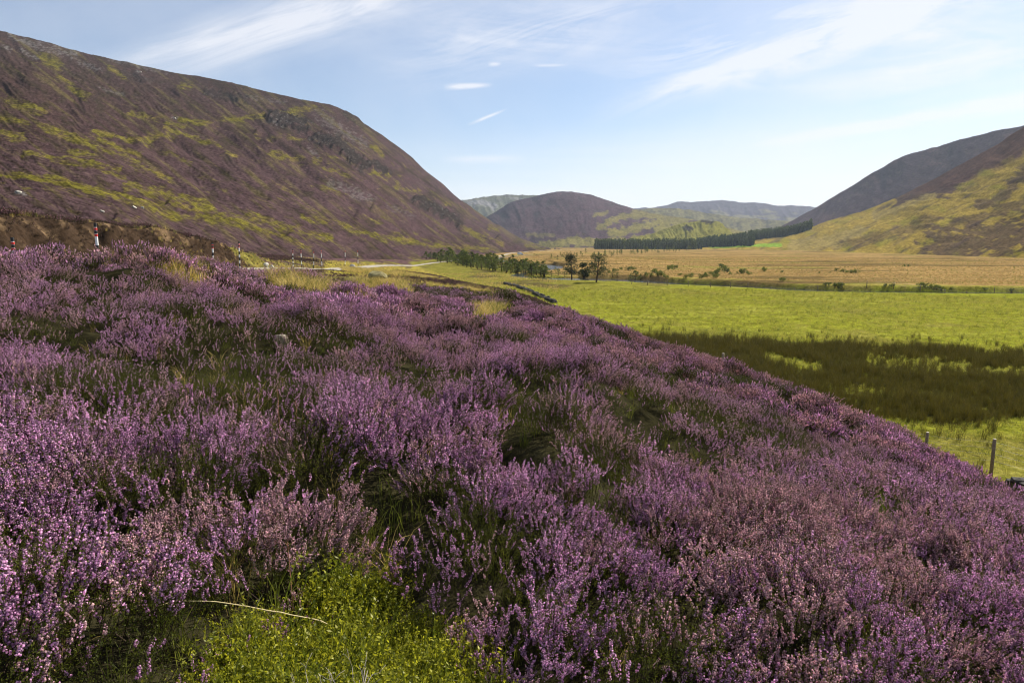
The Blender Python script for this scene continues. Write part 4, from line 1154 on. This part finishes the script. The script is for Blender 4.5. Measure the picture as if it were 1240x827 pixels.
def pine(name, label, loc, h, w, seed, lean=0.0, z0=.3):
    rs = np.random.default_rng(seed)
    root = empty(name, loc); tag(root, label, 'tree')
    tubes = []; T = [(lean * f * h * .2 + .06 * math.sin(f * 5), .05 * math.sin(f * 4 + 1), f * h - (.2 if f == 0 else 0)) for f in np.linspace(0, .92, 7)]
    tubes.append((T, np.linspace(h * .035, h * .008, 7)))
    b = Batch(); cl = []
    for i in range(15):
        f = rs.uniform(z0, .95); a = i * 2.4 + rs.uniform(-.4, .4)
        base = np.array([np.interp(f, np.linspace(0, .92, 7), [p[k] for p in T]) for k in range(3)])
        env = w * math.sin(math.pi * min(1, (f - z0) / (1.06 - z0) * .78 + .22)) * rs.uniform(.6, 1.1)
        end = base + np.array([math.cos(a) * env, math.sin(a) * env, env * rs.uniform(.1, .5)])
        m = (base + end) / 2 + np.array([0, 0, env * .12])
        tubes.append(([base, m, end], [h * .011, h * .007, h * .003]))
        for q in (1.0, .72): cl.append((base + (end - base) * q, .17 * h * rs.uniform(.6, 1.15) * (.6 + .4 * q)))
    cl.append((np.array(T[-1]), .11 * h))
    global rng
    keep = rng; rng = rs
    for c, r in cl:
        n = 110; dirs = unit(rs.normal(size=(n, 3)) * [1, 1, .85]); P = c + dirs * [1, 1, .85] * r * rs.uniform(.3, 1, n)[:, None] ** .5
        D = unit(dirs + rs.normal(0, .8, (n, 3)) + [0, 0, .4]) * .26 * rs.uniform(.6, 1.3, n)[:, None]
        b.leaf(P, D, .055, 0)
    rng = keep
    obj('crown', b.mesh('crown', [M_NEED]), root)
    obj('trunk', tubes_mesh('trunk', tubes, M_BARK, 7), root)
    return root

def shrub_proto(label, group, seed):
    rs = np.random.default_rng(seed); root = empty('shrub'); tag(root, label, 'shrub', group)
    global rng
    keep = rng; rng = rs; b = Batch()
    for i in range(9):
        c = np.array([rs.normal(0, .42), rs.normal(0, .42), rs.uniform(.25, 1.15)]); n = 44
        dirs = unit(rs.normal(size=(n, 3))); P = c + dirs * .36 * rs.uniform(.4, 1, n)[:, None]
        b.leaf(P, unit(dirs + rs.normal(0, .7, (n, 3)) + [0, 0, .5]) * .24, .07, 0)
    rng = keep
    obj('foliage', b.mesh('foliage', [M_YNEED]), root)
    obj('stem', tubes_mesh('stem', [([(0, 0, -.1), (rs.normal(0, .1), rs.normal(0, .1), .5), (rs.normal(0, .35), rs.normal(0, .35), 1.0)], [.04, .03, .01]) for _ in range(4)], M_BARK, 5), root)
    return root

def build_trees():
    p = ground_hit(722, 342); pine('pine_tree', 'lone dark pine with rounded crown and bare trunk by the river meadow', p[:3], 34 / F * p[3], 14 / F * p[3], 11, .5, .26)
    p = ground_hit(697, 337); pine('pine_tree', 'ragged dark pine beside the lone rounded pine, second from it', (p[0] - 1.0, p[1], p[2]), 27 / F * p[3], 7 / F * p[3], 23, -.3, .15)
    pine('pine_tree', 'slim low pine between the rounded pine and the ragged pine', (p[0] + 1.9, p[1] - 2, p[2]), 17 / F * p[3], 6 / F * p[3], 29, .2, .1)
    lab = 'young conifer in the thicket at the foot of the left hill'; grp = 'young conifers at the foot of the left hill'
    protos = [make_conifer(lab, grp, 40 + i, 2.2 + .25 * i, .95 + .12 * (i % 3)) for i in range(4)]
    used = [False] * 4
    def put(i, loc, rz, s, label, group):
        if not used[i]:
            used[i] = True; r = protos[i]; r.location = loc; r.rotation_euler = (0, 0, rz); r.scale = s if isinstance(s, tuple) else (s,) * 3; r['label'] = label; r['group'] = group
            return r
        return copy_thing(protos[i], loc, rz, s, label, group)
    rs = np.random.default_rng(77)
    # thicket: sight-line polygon from the photograph (upper left to lower right), dense
    for k in range(215):
        f = rs.random() ** .8; u = 518 + f * 140 + rs.normal(0, 3)
        lo = np.interp(u, [518, 560, 600, 640, 660], [315, 323, 330, 334, 336]); hi = np.interp(u, [518, 560, 600, 640, 660], [311, 314, 318, 324, 329])
        v = rs.uniform(hi, lo)
        x, y, z, D = ground_hit(u, v, 60, 1200)
        if D > 1000: continue
        hpx = rs.uniform(6.5, 12) * (.75 if u < 535 else 1)
        put(k % 4, (x, y, z), rs.uniform(0, 6.28), (lambda s: (s * 2.0, s * 2.0, s))(hpx / F * D / 2.5), lab, grp)
    lab2, grp2 = 'small conifer in the strip of young trees before the plantation', 'young trees before the plantation'
    for k in range(80):
        u = rs.uniform(664, 838); v = np.interp(u, [664, 740, 838], [312.5, 308.5, 302.8]) + rs.normal(0, 1.3)
        x, y, z, D = ground_hit(u, v, 60, 1800)
        put(k % 4, (x, y, z), rs.uniform(0, 6.28), rs.uniform(3.2, 6.0) / F * D / 2.5, lab2, grp2)
    lab3, grp3 = 'bushy young tree on the bank where the river leaves the thicket', 'bushy trees on the river bank'
    for (u, v, h) in [(662, 333, 9), (668, 335, 8), (676, 334, 10), (684, 335, 12), (708, 337, 9), (712, 336, 7), (742, 336, 8), (748, 336, 7), (672, 329, 6), (655, 336, 9), (646, 337, 7), (764, 341, 10), (769, 341, 13), (776, 340, 9), (660, 324, 6), (690, 327, 6)]:
        x, y, z, D = ground_hit(u, v, 60, 900)
        put(int(u) % 4, (x, y, z), rs.uniform(0, 6.28), (lambda s: (s * 1.5, s * 1.5, s))(h / F * D / 2.5), lab3, grp3)
    lab4, grp4 = 'small green shrub standing in the golden moor beyond the river', 'shrubs on the golden moor'
    sp = [shrub_proto(lab4, grp4, 90 + i) for i in range(3)]; su = [False] * 3
    S = [(745, 329, 5), (752, 327, 4), (761, 328, 6), (766, 327, 5), (782, 334, 5), (788, 336, 6), (793, 331, 7), (797, 335, 8), (801, 334, 6), (806, 337, 5), (810, 327, 6), (813, 325, 5), (817, 326, 6), (831, 337, 5), (837, 336, 6), (824, 334, 4),
         (850, 337, 6), (855, 336, 7), (862, 333, 5), (867, 334, 8), (870, 330, 6), (873, 325, 7), (877, 329, 8), (881, 330, 6), (866, 337, 6), (897, 332, 7), (901, 331, 6), (906, 333, 5), (884, 333, 4), (925, 329, 6), (947, 341, 6), (947, 330, 3),
         (1000, 346, 6), (1004, 345, 5), (1015, 350, 10), (1011, 347, 6), (1018, 347, 7), (1013, 328, 5), (1021, 330, 6), (1026, 331, 5), (1031, 331, 6), (1036, 331, 7), (1005, 331, 3), (992, 331, 3), (1072, 348, 6), (1080, 348, 6),
         (1095, 323, 4), (1100, 323, 4), (1115, 347, 7), (1120, 349, 8), (1128, 350, 8), (1134, 351, 9), (1140, 352, 6), (1152, 352, 5), (1192, 352, 5), (1225, 354, 6), (730, 327, 4), (722, 326, 4), (738, 331, 4), (771, 333, 4)]
    for k, (u, v, h) in enumerate(S):
        x, y, z, D = ground_hit(u, v, 100, 1200); i = k % 3; s = h / F * D / (1.7 if u < 950 else 2.3); s = (s * 1.1, s * 1.1, s)
        if not su[i]:
            su[i] = True; r = sp[i]; r.location = (x, y, z); r.scale = s
        else: copy_thing(sp[i], (x, y, z), rs.uniform(0, 6.28), s)

def build_plantation(H):
    trees = []
    rs = np.random.default_rng(5)
    def block(label, pts, h):
        b = Batch()
        for (x, y, z) in pts:
            hh = h * rs.uniform(.70, 1.18); r = hh * .17
            n = 26
            t = rs.uniform(0, 1, n); a = rs.uniform(0, 6.283, n); L = r * (1.05 - t) * rs.uniform(.7, 1.15, n)
            c = np.stack([np.cos(a) * L, np.sin(a) * L, hh * (.06 + .92 * t)], 1)
            D = unit(np.stack([np.cos(a) * .7, np.sin(a) * .7, rs.uniform(.2, 1.4, n)], 1)) * hh * .16
            b.leaf(c + [x, y, z], D, hh * .045, 0)
            V, T = tube_arrays([(x, y, z - 1), (x, y, z + hh * .5), (x, y, z + hh)], [r * .75, r * .45, .05], 5, False); b.add(V, T, 0)
        o = obj('forest', b.mesh('forest', [M_SPR])); tag(o, label, 'forest', kind='stuff')
    P = []
    for row in range(9):
        D = 1190 + row * 7
        for u in np.arange(722, 842, 3.4 * F / D):
            x, y, z = at(u + rs.normal(0, .6), 300, D + rs.normal(0, 1.5)); P.append((x, y, float(ground_z(np.array([x]), np.array([y]))[0])))
    block('long low block of dark conifers across the mouth of the glen', P, 15.5)
    h = H['right']
    def on_hill(u0, u1, t0, t1, n, f=None):
        nt = 330; out = []
        us = h['us']; ks = np.nonzero((us > u0) & (us < u1))[0]
        for _ in range(n):
            k = rs.choice(ks); tt = rs.uniform(t0, t1) if f is None else f(us[k])
            i = int(1 + np.clip(tt, 0, 1.0) * (nt - 1)); out.append((h['x'][i, k], h['y'][i, k], h['z'][i, k]))
        return out
    block('middle block of dark conifers beside the bright green field', on_hill(843, 912, .02, 1, 520, lambda u: rs.uniform(.35, .85) if u > 850 else rs.uniform(.0, .8)), 16)
    block('upper block of dark conifers climbing the spur below the right hillside', on_hill(906, 983, .5, 1, 620, lambda u: np.interp(u, [906, 940, 988], [.80, .88, .93]) + rs.uniform(0, 1) * np.interp(u, [906, 988], [.20, .06])), 14)

def rock_mesh(seed, sx, sy, sz, mat, rough=.28):
    import bmesh
    bm = bmesh.new(); bmesh.ops.create_icosphere(bm, subdivisions=3, radius=1)
    V = np.array([v.co for v in bm.verts]); F3 = np.array([[l.vert.index for l in f.loops] for f in bm.faces]); bm.free()
    rs = np.random.default_rng(seed)
    for _ in range(9):                     # flat facets like split stone
        d = unit(rs.normal(size=3)); c = rs.uniform(.55, .85); k = V @ d; V = np.where((k > c)[:, None], V - (k - c)[:, None] * d * .92, V)
    V = V * (1 + rough * .35 * fbm(V[:, 0] * 2.3 + seed, V[:, 1] * 2.3 + V[:, 2], 3, seed)[:, None])
    V = V * [sx, sy, sz]
    return mesh_np('boulder', V, [F3], [mat])

def build_rocks(H):
    def rock(label, loc, s, seed, mat, sink=.3, flat=.6):
        o = obj('boulder', rock_mesh(seed, s, s * .8, s * flat, mat)); o.location = (loc[0], loc[1], loc[2] + s * flat * (1 - 2 * sink) * .8); o.rotation_euler = (0, 0, seed); tag(o, label, 'boulder')
    x, y, z, D = ground_hit(341, 428, 3); rock('small pale stone showing above the heather in the middle of the near slope', (x, y, z + .07), .10, 1, plain('lichen_stone', (.50, .44, .34), .9, .3, 30, .1, .6), .12, 1.3)
    x, y, z = at(458, 341, 40.5); rock('large mossy boulder with pale top among the yellow grass', (x, y, z + .12), .75, 2, plain('mossy_rock', (.24, .21, .10), .95, .5, 2.5, .1, .8), .1, .45)
    x, y, z = at(1133, 529, 25.0); g = float(ground_z(np.array([x]), np.array([y]))[0]); rock('grey white stone beside the foot of the wire fence', (x, y, g), .34, 3, M_ROCKP, .1, .55)
    for i, (u, v, s, lab) in enumerate([(22, 234, 1.6, 'pale grey boulder on the far left of the heather hillside'), (163, 252, 2.0, 'pale boulder of a pair above the road bank, the left one'), (173, 253, 1.6, 'pale boulder of a pair above the road bank, the right one'),
                                  (124, 257, 1.4, 'single grey boulder on the sandy track above the road bank'), (170, 88, 5.0, 'white boulder high under the skyline of the left hill'), (212, 144, 4.0, 'flat white boulder halfway up the left hill')]):
        p = hill_hit(H['left'], u, v); rock(lab, p, s * (.28 if i < 4 else .4), 10 + i, M_ROCKP, .25)
    for i, (u, v, D, s, lab) in enumerate([(321, 300, 100, .5, 'pale stone above the road, left of the far marker poles'), (328, 306, 92, .4, 'pale stone low beside the far stretch of road'), (426, 301, 160, .7, 'grey stone on the slope just above the thin end of the road')]):
        x, y, z = at(u, v, D); g = float(ground_z(np.array([x]), np.array([y]))[0]); rock(lab, (x, y, g), s, 20 + i, M_ROCKP, .1, .8)

def stone_wall(label, pts, height, seed, width=.5, st=.34):
    rs = np.random.default_rng(seed); b = Batch()
    import bmesh
    bm = bmesh.new(); bmesh.ops.create_icosphere(bm, subdivisions=1, radius=1)
    V0 = np.array([v.co for v in bm.verts]); F0 = np.array([[l.vert.index for l in f.loops] for f in bm.faces]); bm.free()
    V0 = np.sign(V0) * np.abs(V0) ** .6
    P = np.array(pts, float); L = np.concatenate([[0], np.cumsum(np.hypot(*np.diff(P, axis=0).T))])
    nc = max(2, int(height / (st * .6)))
    for c in range(nc):
        for r_ in (-1, 1):
            s = rs.uniform(0, st)
            while s < L[-1]:
                x = np.interp(s, L, P[:, 0]); y = np.interp(s, L, P[:, 1]); dx = np.interp(s + .1, L, P[:, 0]) - x; dy = np.interp(s + .1, L, P[:, 1]) - y; n = math.hypot(dx, dy) + 1e-6
                ang = math.atan2(dy, dx) + rs.normal(0, .12); w = st * rs.uniform(.7, 1.3); hgt = st * .34 * rs.uniform(.8, 1.25)
                V = V0 * [w * .52, width * .33, hgt] * (1 + rs.normal(0, .12, V0.shape))
                V = np.stack([V[:, 0] * math.cos(ang) - V[:, 1] * math.sin(ang), V[:, 0] * math.sin(ang) + V[:, 1] * math.cos(ang), V[:, 2]], 1)
                off = r_ * width * .22 * (1 - .35 * c / nc)
                g = float(ground_z(np.array([x]), np.array([y]))[0])
                b.add(V + [x - dy / n * off, y + dx / n * off, g + (c + .4) * height / nc + rs.normal(0, .05) - .2 * max(0, math.sin(s * .9 + seed) * math.sin(s * .37))], F0, 0)
                s += w * (1 if rs.random() < .7 else 2.2)
    o = obj('dry_stone_wall', b.mesh('dry_stone_wall', [M_ROCKD])); tag(o, label, 'stone wall'); return o

def post_parts(root, loc, h, r, seed, top=True):
    rs = np.random.default_rng(seed); tl = rs.normal(0, .02, 2)
    o = obj('post', tubes_mesh('post', [([(0, 0, -.3), (tl[0] * .5, tl[1] * .5, h * .5), (tl[0], tl[1], h)], [r * 1.03, r, r * .97])], M_WOOD, 10), root); o.location = loc
    if top:
        c = obj('post_top', tubes_mesh('post_top', [([(0, 0, -.01), (0, 0, .012)], [r * .99, r * .9])], M_WOODT, 10), o); c.location = (tl[0], tl[1], h + .003)
    return o

def gz(x, y): return float(ground_z(np.array([float(x)]), np.array([float(y)]))[0])

def build_fences():
    root = empty('wire_fence', (19.6, 27.6, 0)); tag(root, 'weathered post and wire fence at the foot of the heather slope', 'fence')
    base = np.array([at(1206, 515, 30.0)[0], at(1206, 515, 30.0)[1]]); second = np.array([at(1124, 505, 30.4)[0], at(1124, 505, 30.4)[1]]); st = (second - base) * np.array([1, 1])
    tops = []
    for k in range(-3, 6):
        x, y = base + st * k; g = gz(x, y); h = CAMZ + ray(1206, 515)[2] * 30.0 - gz(*base) if k == 0 else 1.28
        h = max(1.2, min(1.45, h)); post_parts(root, (x - 19.6, y - 27.6, g), h, .06, 300 + k); tops.append((x - 19.6, y - 27.6, g + h))
    for j, hh in enumerate((.10, .32, .55, .80)):
        pts = [];
        for a, b_ in zip(tops[:-1], tops[1:]):
            for f in np.linspace(0, 1, 6)[:-1]: pts.append((a[0] + (b_[0] - a[0]) * f, a[1] + (b_[1] - a[1]) * f - .065, a[2] + (b_[2] - a[2]) * f - hh - .03 * math.sin(math.pi * f)))
        obj('wire', tubes_mesh('wire', [(pts, .0028)], M_WIRE, 4), root)
    rs = np.random.default_rng(9)
    root = empty('wire_fence', (0, 118, 0)); tag(root, 'long low fence of small posts along the river edge of the meadow', 'fence')
    A = []
    for u in np.arange(765, 1330, 1): A.append(at(u, np.interp(u, [765, 850, 1000, 1240, 1330], [345, 348, 351.5, 357.5, 360]), 1)[:2])
    L = [ground_hit(u, np.interp(u, [765, 850, 1000, 1240, 1330], [344.5, 347.5, 351.0, 356.5, 359.5]), 60, 600) for u in (765, 850, 1000, 1120, 1240, 1330)]
    P = np.array([(l[0], l[1]) for l in L]); cl = np.concatenate([[0], np.cumsum(np.hypot(*np.diff(P, axis=0).T))]); s = 0; tops = []
    while s < cl[-1]:
        x = np.interp(s, cl, P[:, 0]); y = np.interp(s, cl, P[:, 1]); g = gz(x, y); h = rs.uniform(1.0, 1.25)
        post_parts(root, (x, y - 118, g), h, .065, int(s * 10) + 7, False); tops.append((x, y - 118 - .07, g + h)); s += rs.uniform(3.2, 4.6)
    for hh in (.12, .5): obj('wire', tubes_mesh('wire', [([(a, b_, c - hh) for a, b_, c in tops], .006)], M_WIRE, 4), root)

def build_walls():
    pts = [ground_hit(u, v, 50, 500)[:2] for u, v in [(612, 344), (628, 348), (645, 355), (672, 367)]]
    stone_wall('dark tumbled dry stone wall along the meadow edge below the heather', pts, .38, 3, .9, .5)
    a = at(1229, 563, 23.0); b_ = at(1300, 566, 21.5); c = at(1420, 590, 19.5)
    stone_wall('short stretch of dark stone wall at the right edge behind the heather', [a[:2], b_[:2], c[:2]], max(.25, a[2] - gz(a[0], a[1]) - .3), 4, .6, .26)

def marker_pole(label, u, vt, D, group=None, bands=8):
    x, y, zt = at(u, vt, D); g = gz(x, y); h = max(.9, zt - g); r = .045 if D < 60 else .06
    root = empty('marker_pole', (x, y, g)); tag(root, label, 'marker pole', group); root.rotation_euler = (random.uniform(-.03, .03), random.uniform(-.03, .05), 0)
    obj('shaft', tubes_mesh('shaft', [([(0, 0, -.3), (0, 0, h)], [r, r])], M_WHITE, 12, False), root)
    n = bands; bh = h * .78 / n
    for k in range(n):
        if k % 2 == 0: obj('black_band', tubes_mesh('black_band', [([(0, 0, k * bh), (0, 0, (k + 1) * bh)], [r * 1.05, r * 1.05])], M_BLACK, 12, False), root)
    for q in (.81, .90): obj('red_band', tubes_mesh('red_band', [([(0, 0, h * q), (0, 0, h * (q + .035))], [r * 1.1, r * 1.1])], M_RED, 12, False), root)
    obj('black_band', tubes_mesh('black_band', [([(0, 0, h * .85), (0, 0, h * .895)], [r * 1.05, r * 1.05])], M_BLACK, 12, False), root)
    obj('black_cap', tubes_mesh('black_cap', [([(0, 0, h * .945), (0, 0, h + .01)], [r * 1.08, r * 1.0])], M_BLACK, 12, False), root)

def build_poles():
    marker_pole('tall red topped striped marker pole in front of the road bank', 116, 270.5, 27)
    marker_pole('short striped pole barely rising above the heather at the left edge', 17, 288, 26)
    marker_pole('striped pole mostly hidden behind the heather, left of the slim red topped one', 257, 293.5, 60)
    marker_pole('slim red topped striped pole where the road comes into view', 288.5, 293, 72)
    marker_pole('black and white pole at the near end of the visible pale road, far side', 354, 302.2, 103)
    g = 'striped poles along the far stretch of road'
    for u, v, D in ((364.5, 302.3, 112), (379, 302.8, 124), (389, 301.8, 120), (417, 301.6, 150), (433, 301.8, 175)):
        marker_pole('small faraway striped pole lining the pale road up the glen', u, v, D, g, 4)

def build_car():
    D = 560; x, y, z = at(630, 307, D); g = gz(x, y)
    root = empty('parked_van', (x, y, g), R(20)); tag(root, 'tiny white van on the road at the foot of the left hill', 'van')
    import bmesh
    prof = [(-2.3, .35), (-2.35, 1.0), (-2.2, 2.0), (.7, 2.05), (1.35, 1.25), (2.2, 1.05), (2.35, .6), (2.3, .35)]
    V = [(a, -.9 if b_ < 1.3 else -.78, b_) for a, b_ in prof] + [(a, .9 if b_ < 1.3 else .78, b_) for a, b_ in prof]; n = len(prof)
    bm = bmesh.new(); vs = [bm.verts.new(v) for v in V]
    bm.faces.new(vs[:n][::-1]); bm.faces.new(vs[n:])
    for i in range(n): j = (i + 1) % n; bm.faces.new([vs[i], vs[j], vs[n + j], vs[n + i]])
    bmesh.ops.recalc_face_normals(bm, faces=bm.faces[:]); bmesh.ops.bevel(bm, geom=bm.edges[:], offset=.06, segments=2, affect='EDGES')
    me = bpy.data.meshes.new('body'); bm.to_mesh(me); bm.free(); me.materials.append(M_WHITE); obj('body', me, root)
    for sx, sy in ((-1.5, -.86), (-1.5, .86), (1.5, -.86), (1.5, .86)):
        obj('wheel', tubes_mesh('wheel', [([(sx, sy - .11, .34), (sx, sy + .11, .34)], [.34, .34])], M_BLACK, 14, False), root)
    gl = plain('dark_glass', (.02, .025, .03), .1, .05, 5, .6)
    for s in (-1, 1):
        for x0, x1 in ((-.3, .75), (-2.0, -.5)):
            mV = np.array([(x0, s * .86, 1.28), (x1 + .35 * (x1 > 0), s * .86, 1.28), (x1, s * .81, 1.85), (x0, s * .81, 1.85), (x0, s * .8, 1.28), (x1, s * .8, 1.28), (x1, s * .75, 1.85), (x0, s * .75, 1.85)])
            obj('window', mesh_np('window', mV, [np.array([[0, 1, 2, 3], [4, 5, 6, 7], [0, 1, 5, 4], [2, 3, 7, 6], [1, 2, 6, 5], [0, 3, 7, 4]])], [gl]), root)
    obj('windscreen', mesh_np('windscreen', np.array([(.80, -.7, 1.97), (.80, .7, 1.97), (1.36, .78, 1.31), (1.36, -.78, 1.31), (.74, -.7, 1.93), (.74, .7, 1.93), (1.3, .78, 1.27), (1.3, -.78, 1.27)]), [np.array([[0, 1, 2, 3], [4, 5, 6, 7], [0, 1, 5, 4], [2, 3, 7, 6], [1, 2, 6, 5], [0, 3, 7, 4]])], [gl]), root)

def ribbon_mesh(name, P, W, mat, lift, zfun, cols=7):
    P = np.array(P); T = unit(np.gradient(P, axis=0)); Nn = np.stack([-T[:, 1], T[:, 0]], 1)
    f = np.linspace(-1, 1, cols); W = np.broadcast_to(W, len(P))
    XY = P[:, None] + Nn[:, None] * (f[None, :, None] * W[:, None, None]); x = XY[..., 0].ravel(); y = XY[..., 1].ravel()
    return mesh_np(name, np.stack([x, y, zfun(x, y) + lift], 1), [grid_faces(len(P), cols)], [mat], smooth=True)

def build_road_river():
    asphalt = plain('road_surface', (.30, .265, .21), .9, .25, 3, .2, .3)
    P = dense(ROAD, 30)
    o = obj('road', ribbon_mesh('road', P, 1.9, asphalt, .06, ground_z)); tag(o, 'narrow pale single track road running up the glen', 'road', kind='structure')
    m, nt, N, L = new_mat('river_water'); p, _ = principled(N, L, .06, .5); p.inputs['Base Color'].default_value = (.035, .045, .05, 1)
    geo = N.new('ShaderNodeNewGeometry'); n = noise_node(N, L, geo.outputs['Position'], 1.3, 4); b = N.new('ShaderNodeBump'); b.inputs['Strength'].default_value = .25; b.inputs['Distance'].default_value = .05
    p.inputs['Roughness'].default_value = .12; b.inputs['Strength'].default_value = .6; L.new(n.outputs[0], b.inputs['Height']); L.new(b.outputs[0], p.inputs['Normal'])
    W = np.interp(np.linspace(0, len(RIVER) - 1, len(RIVD)), range(len(RIVER)), RW) + 1.2
    o = obj('river', ribbon_mesh('river', RIVD, W, m, 0, lambda x, y: 0 * x - .22)); tag(o, 'shallow river winding across the glen floor', 'river', kind='structure')

def build_foreground_bits():
    def pt(u, v, D): return at(u, v, D)
    arc = [pt(172, 748, 2.55), pt(190, 734, 2.55), pt(214, 726.5, 2.56), pt(260, 728, 2.58), pt(300, 734, 2.6), pt(340, 741, 2.62), pt(396, 755, 2.66)]
    D_ = dense([p[:2] for p in arc], 5); Z = np.interp(np.linspace(0, 1, len(D_)), np.linspace(0, 1, len(arc)), [p[2] for p in arc])
    pts = [(a[0], a[1], z) for a, z in zip(D_, Z)]
    o = obj('grass_stalk', tubes_mesh('grass_stalk', [(pts, np.linspace(.0009, .0024, len(pts)))], M_STRAW, 6)); tag(o, 'long straw coloured stalk bent in an arch over the green ground cover', 'grass stalk')
    rs = np.random.default_rng(31)
    for i, (u, v0, v1, du, D, lab) in enumerate([(338, 575, 470, -2, 4.2, 'tall thin reddish stalk standing above the heather, the left of two'), (361, 560, 485, -3, 4.3, 'tall thin reddish stalk standing above the heather, the right of two'),
                                         (352, 745, 655, -4, 2.9, 'upright brown stalk rising behind the green ground cover')]):
        a = at(u, v0 + 60, D); b_ = at(u + du, v1, D); m = [(a[k] + b_[k]) / 2 + (.015 if k == 0 else 0) for k in range(3)]
        o = obj('grass_stalk', tubes_mesh('grass_stalk', [([a, m, b_], [.0026, .002, .0012])] + [([np.array(b_) - [0, 0, q], np.array(b_) + [s * .012, 0, .015 - q]], [.0022, .0008]) for q, s in ((0.0, 1), (.02, -1), (.04, 1))], M_REDST, 5)); tag(o, lab, 'grass stalk')
    # bleached dead heather twigs at the bottom edge
    tw = []
    def branch(p, d, L, r, n):
        q = p + d * L; mid = (p + q) / 2 + rs.normal(0, L * .09, 3); tw.append(([p, mid, q], [r, r * .85, r * .65]))
        if n:
            for _ in range(rs.integers(2, 4)): branch(q if rs.random() < .6 else mid, unit(d + rs.normal(0, .45, 3)), L * rs.uniform(.55, .85), r * .6, n - 1)
    p0 = np.array(at(425, 850, 1.98)); g0 = gz(p0[0], p0[1]); p0[2] = g0 + .05
    for d in ((-.35, .45, .55), (-.1, .6, .6), (-.6, .2, .55)): branch(p0, unit(np.array(d)), .13, .0035, 3)
    o = obj('dead_twig', tubes_mesh('dead_twig', tw, M_TWIG, 5)); tag(o, 'bleached dead heather twigs lying on the green ground cover', 'twig')

def build_haze():
    import bmesh
    bm = bmesh.new(); bmesh.ops.create_cube(bm, size=1)
    me = bpy.data.meshes.new('haze'); bm.to_mesh(me); bm.free()
    m, nt, N, L = new_mat('haze_air'); out = N.new('ShaderNodeOutputMaterial'); pv = N.new('ShaderNodeVolumePrincipled')
    pv.inputs['Color'].default_value = (.70, .82, 1, 1); pv.inputs['Density'].default_value = HAZE; pv.inputs['Anisotropy'].default_value = .2
    L.new(pv.outputs[0], out.inputs['Volume']); me.materials.append(m)
    o = obj('haze', me); zmax = max(max(v.co.z for v in q.data.vertices) for q in bpy.data.objects if q.type == 'MESH' and q.name.startswith('hill'))
    zmin = -34.0; o.scale = (15200, 15200, zmax + 20 - zmin); o.location = (0, 0, (zmax + 20 + zmin) / 2); tag(o, 'thin pale air softening the far hills', 'haze', kind='stuff')
HAZE = 5.5e-5
build_world()
build_light_camera()
build_ground()
H = build_hills()
build_road_river()
build_heather()
build_grasses()
build_trees()
build_plantation(H)
build_rocks(H)
build_walls()
build_fences()
build_poles()
build_car()
build_foreground_bits()
build_haze()
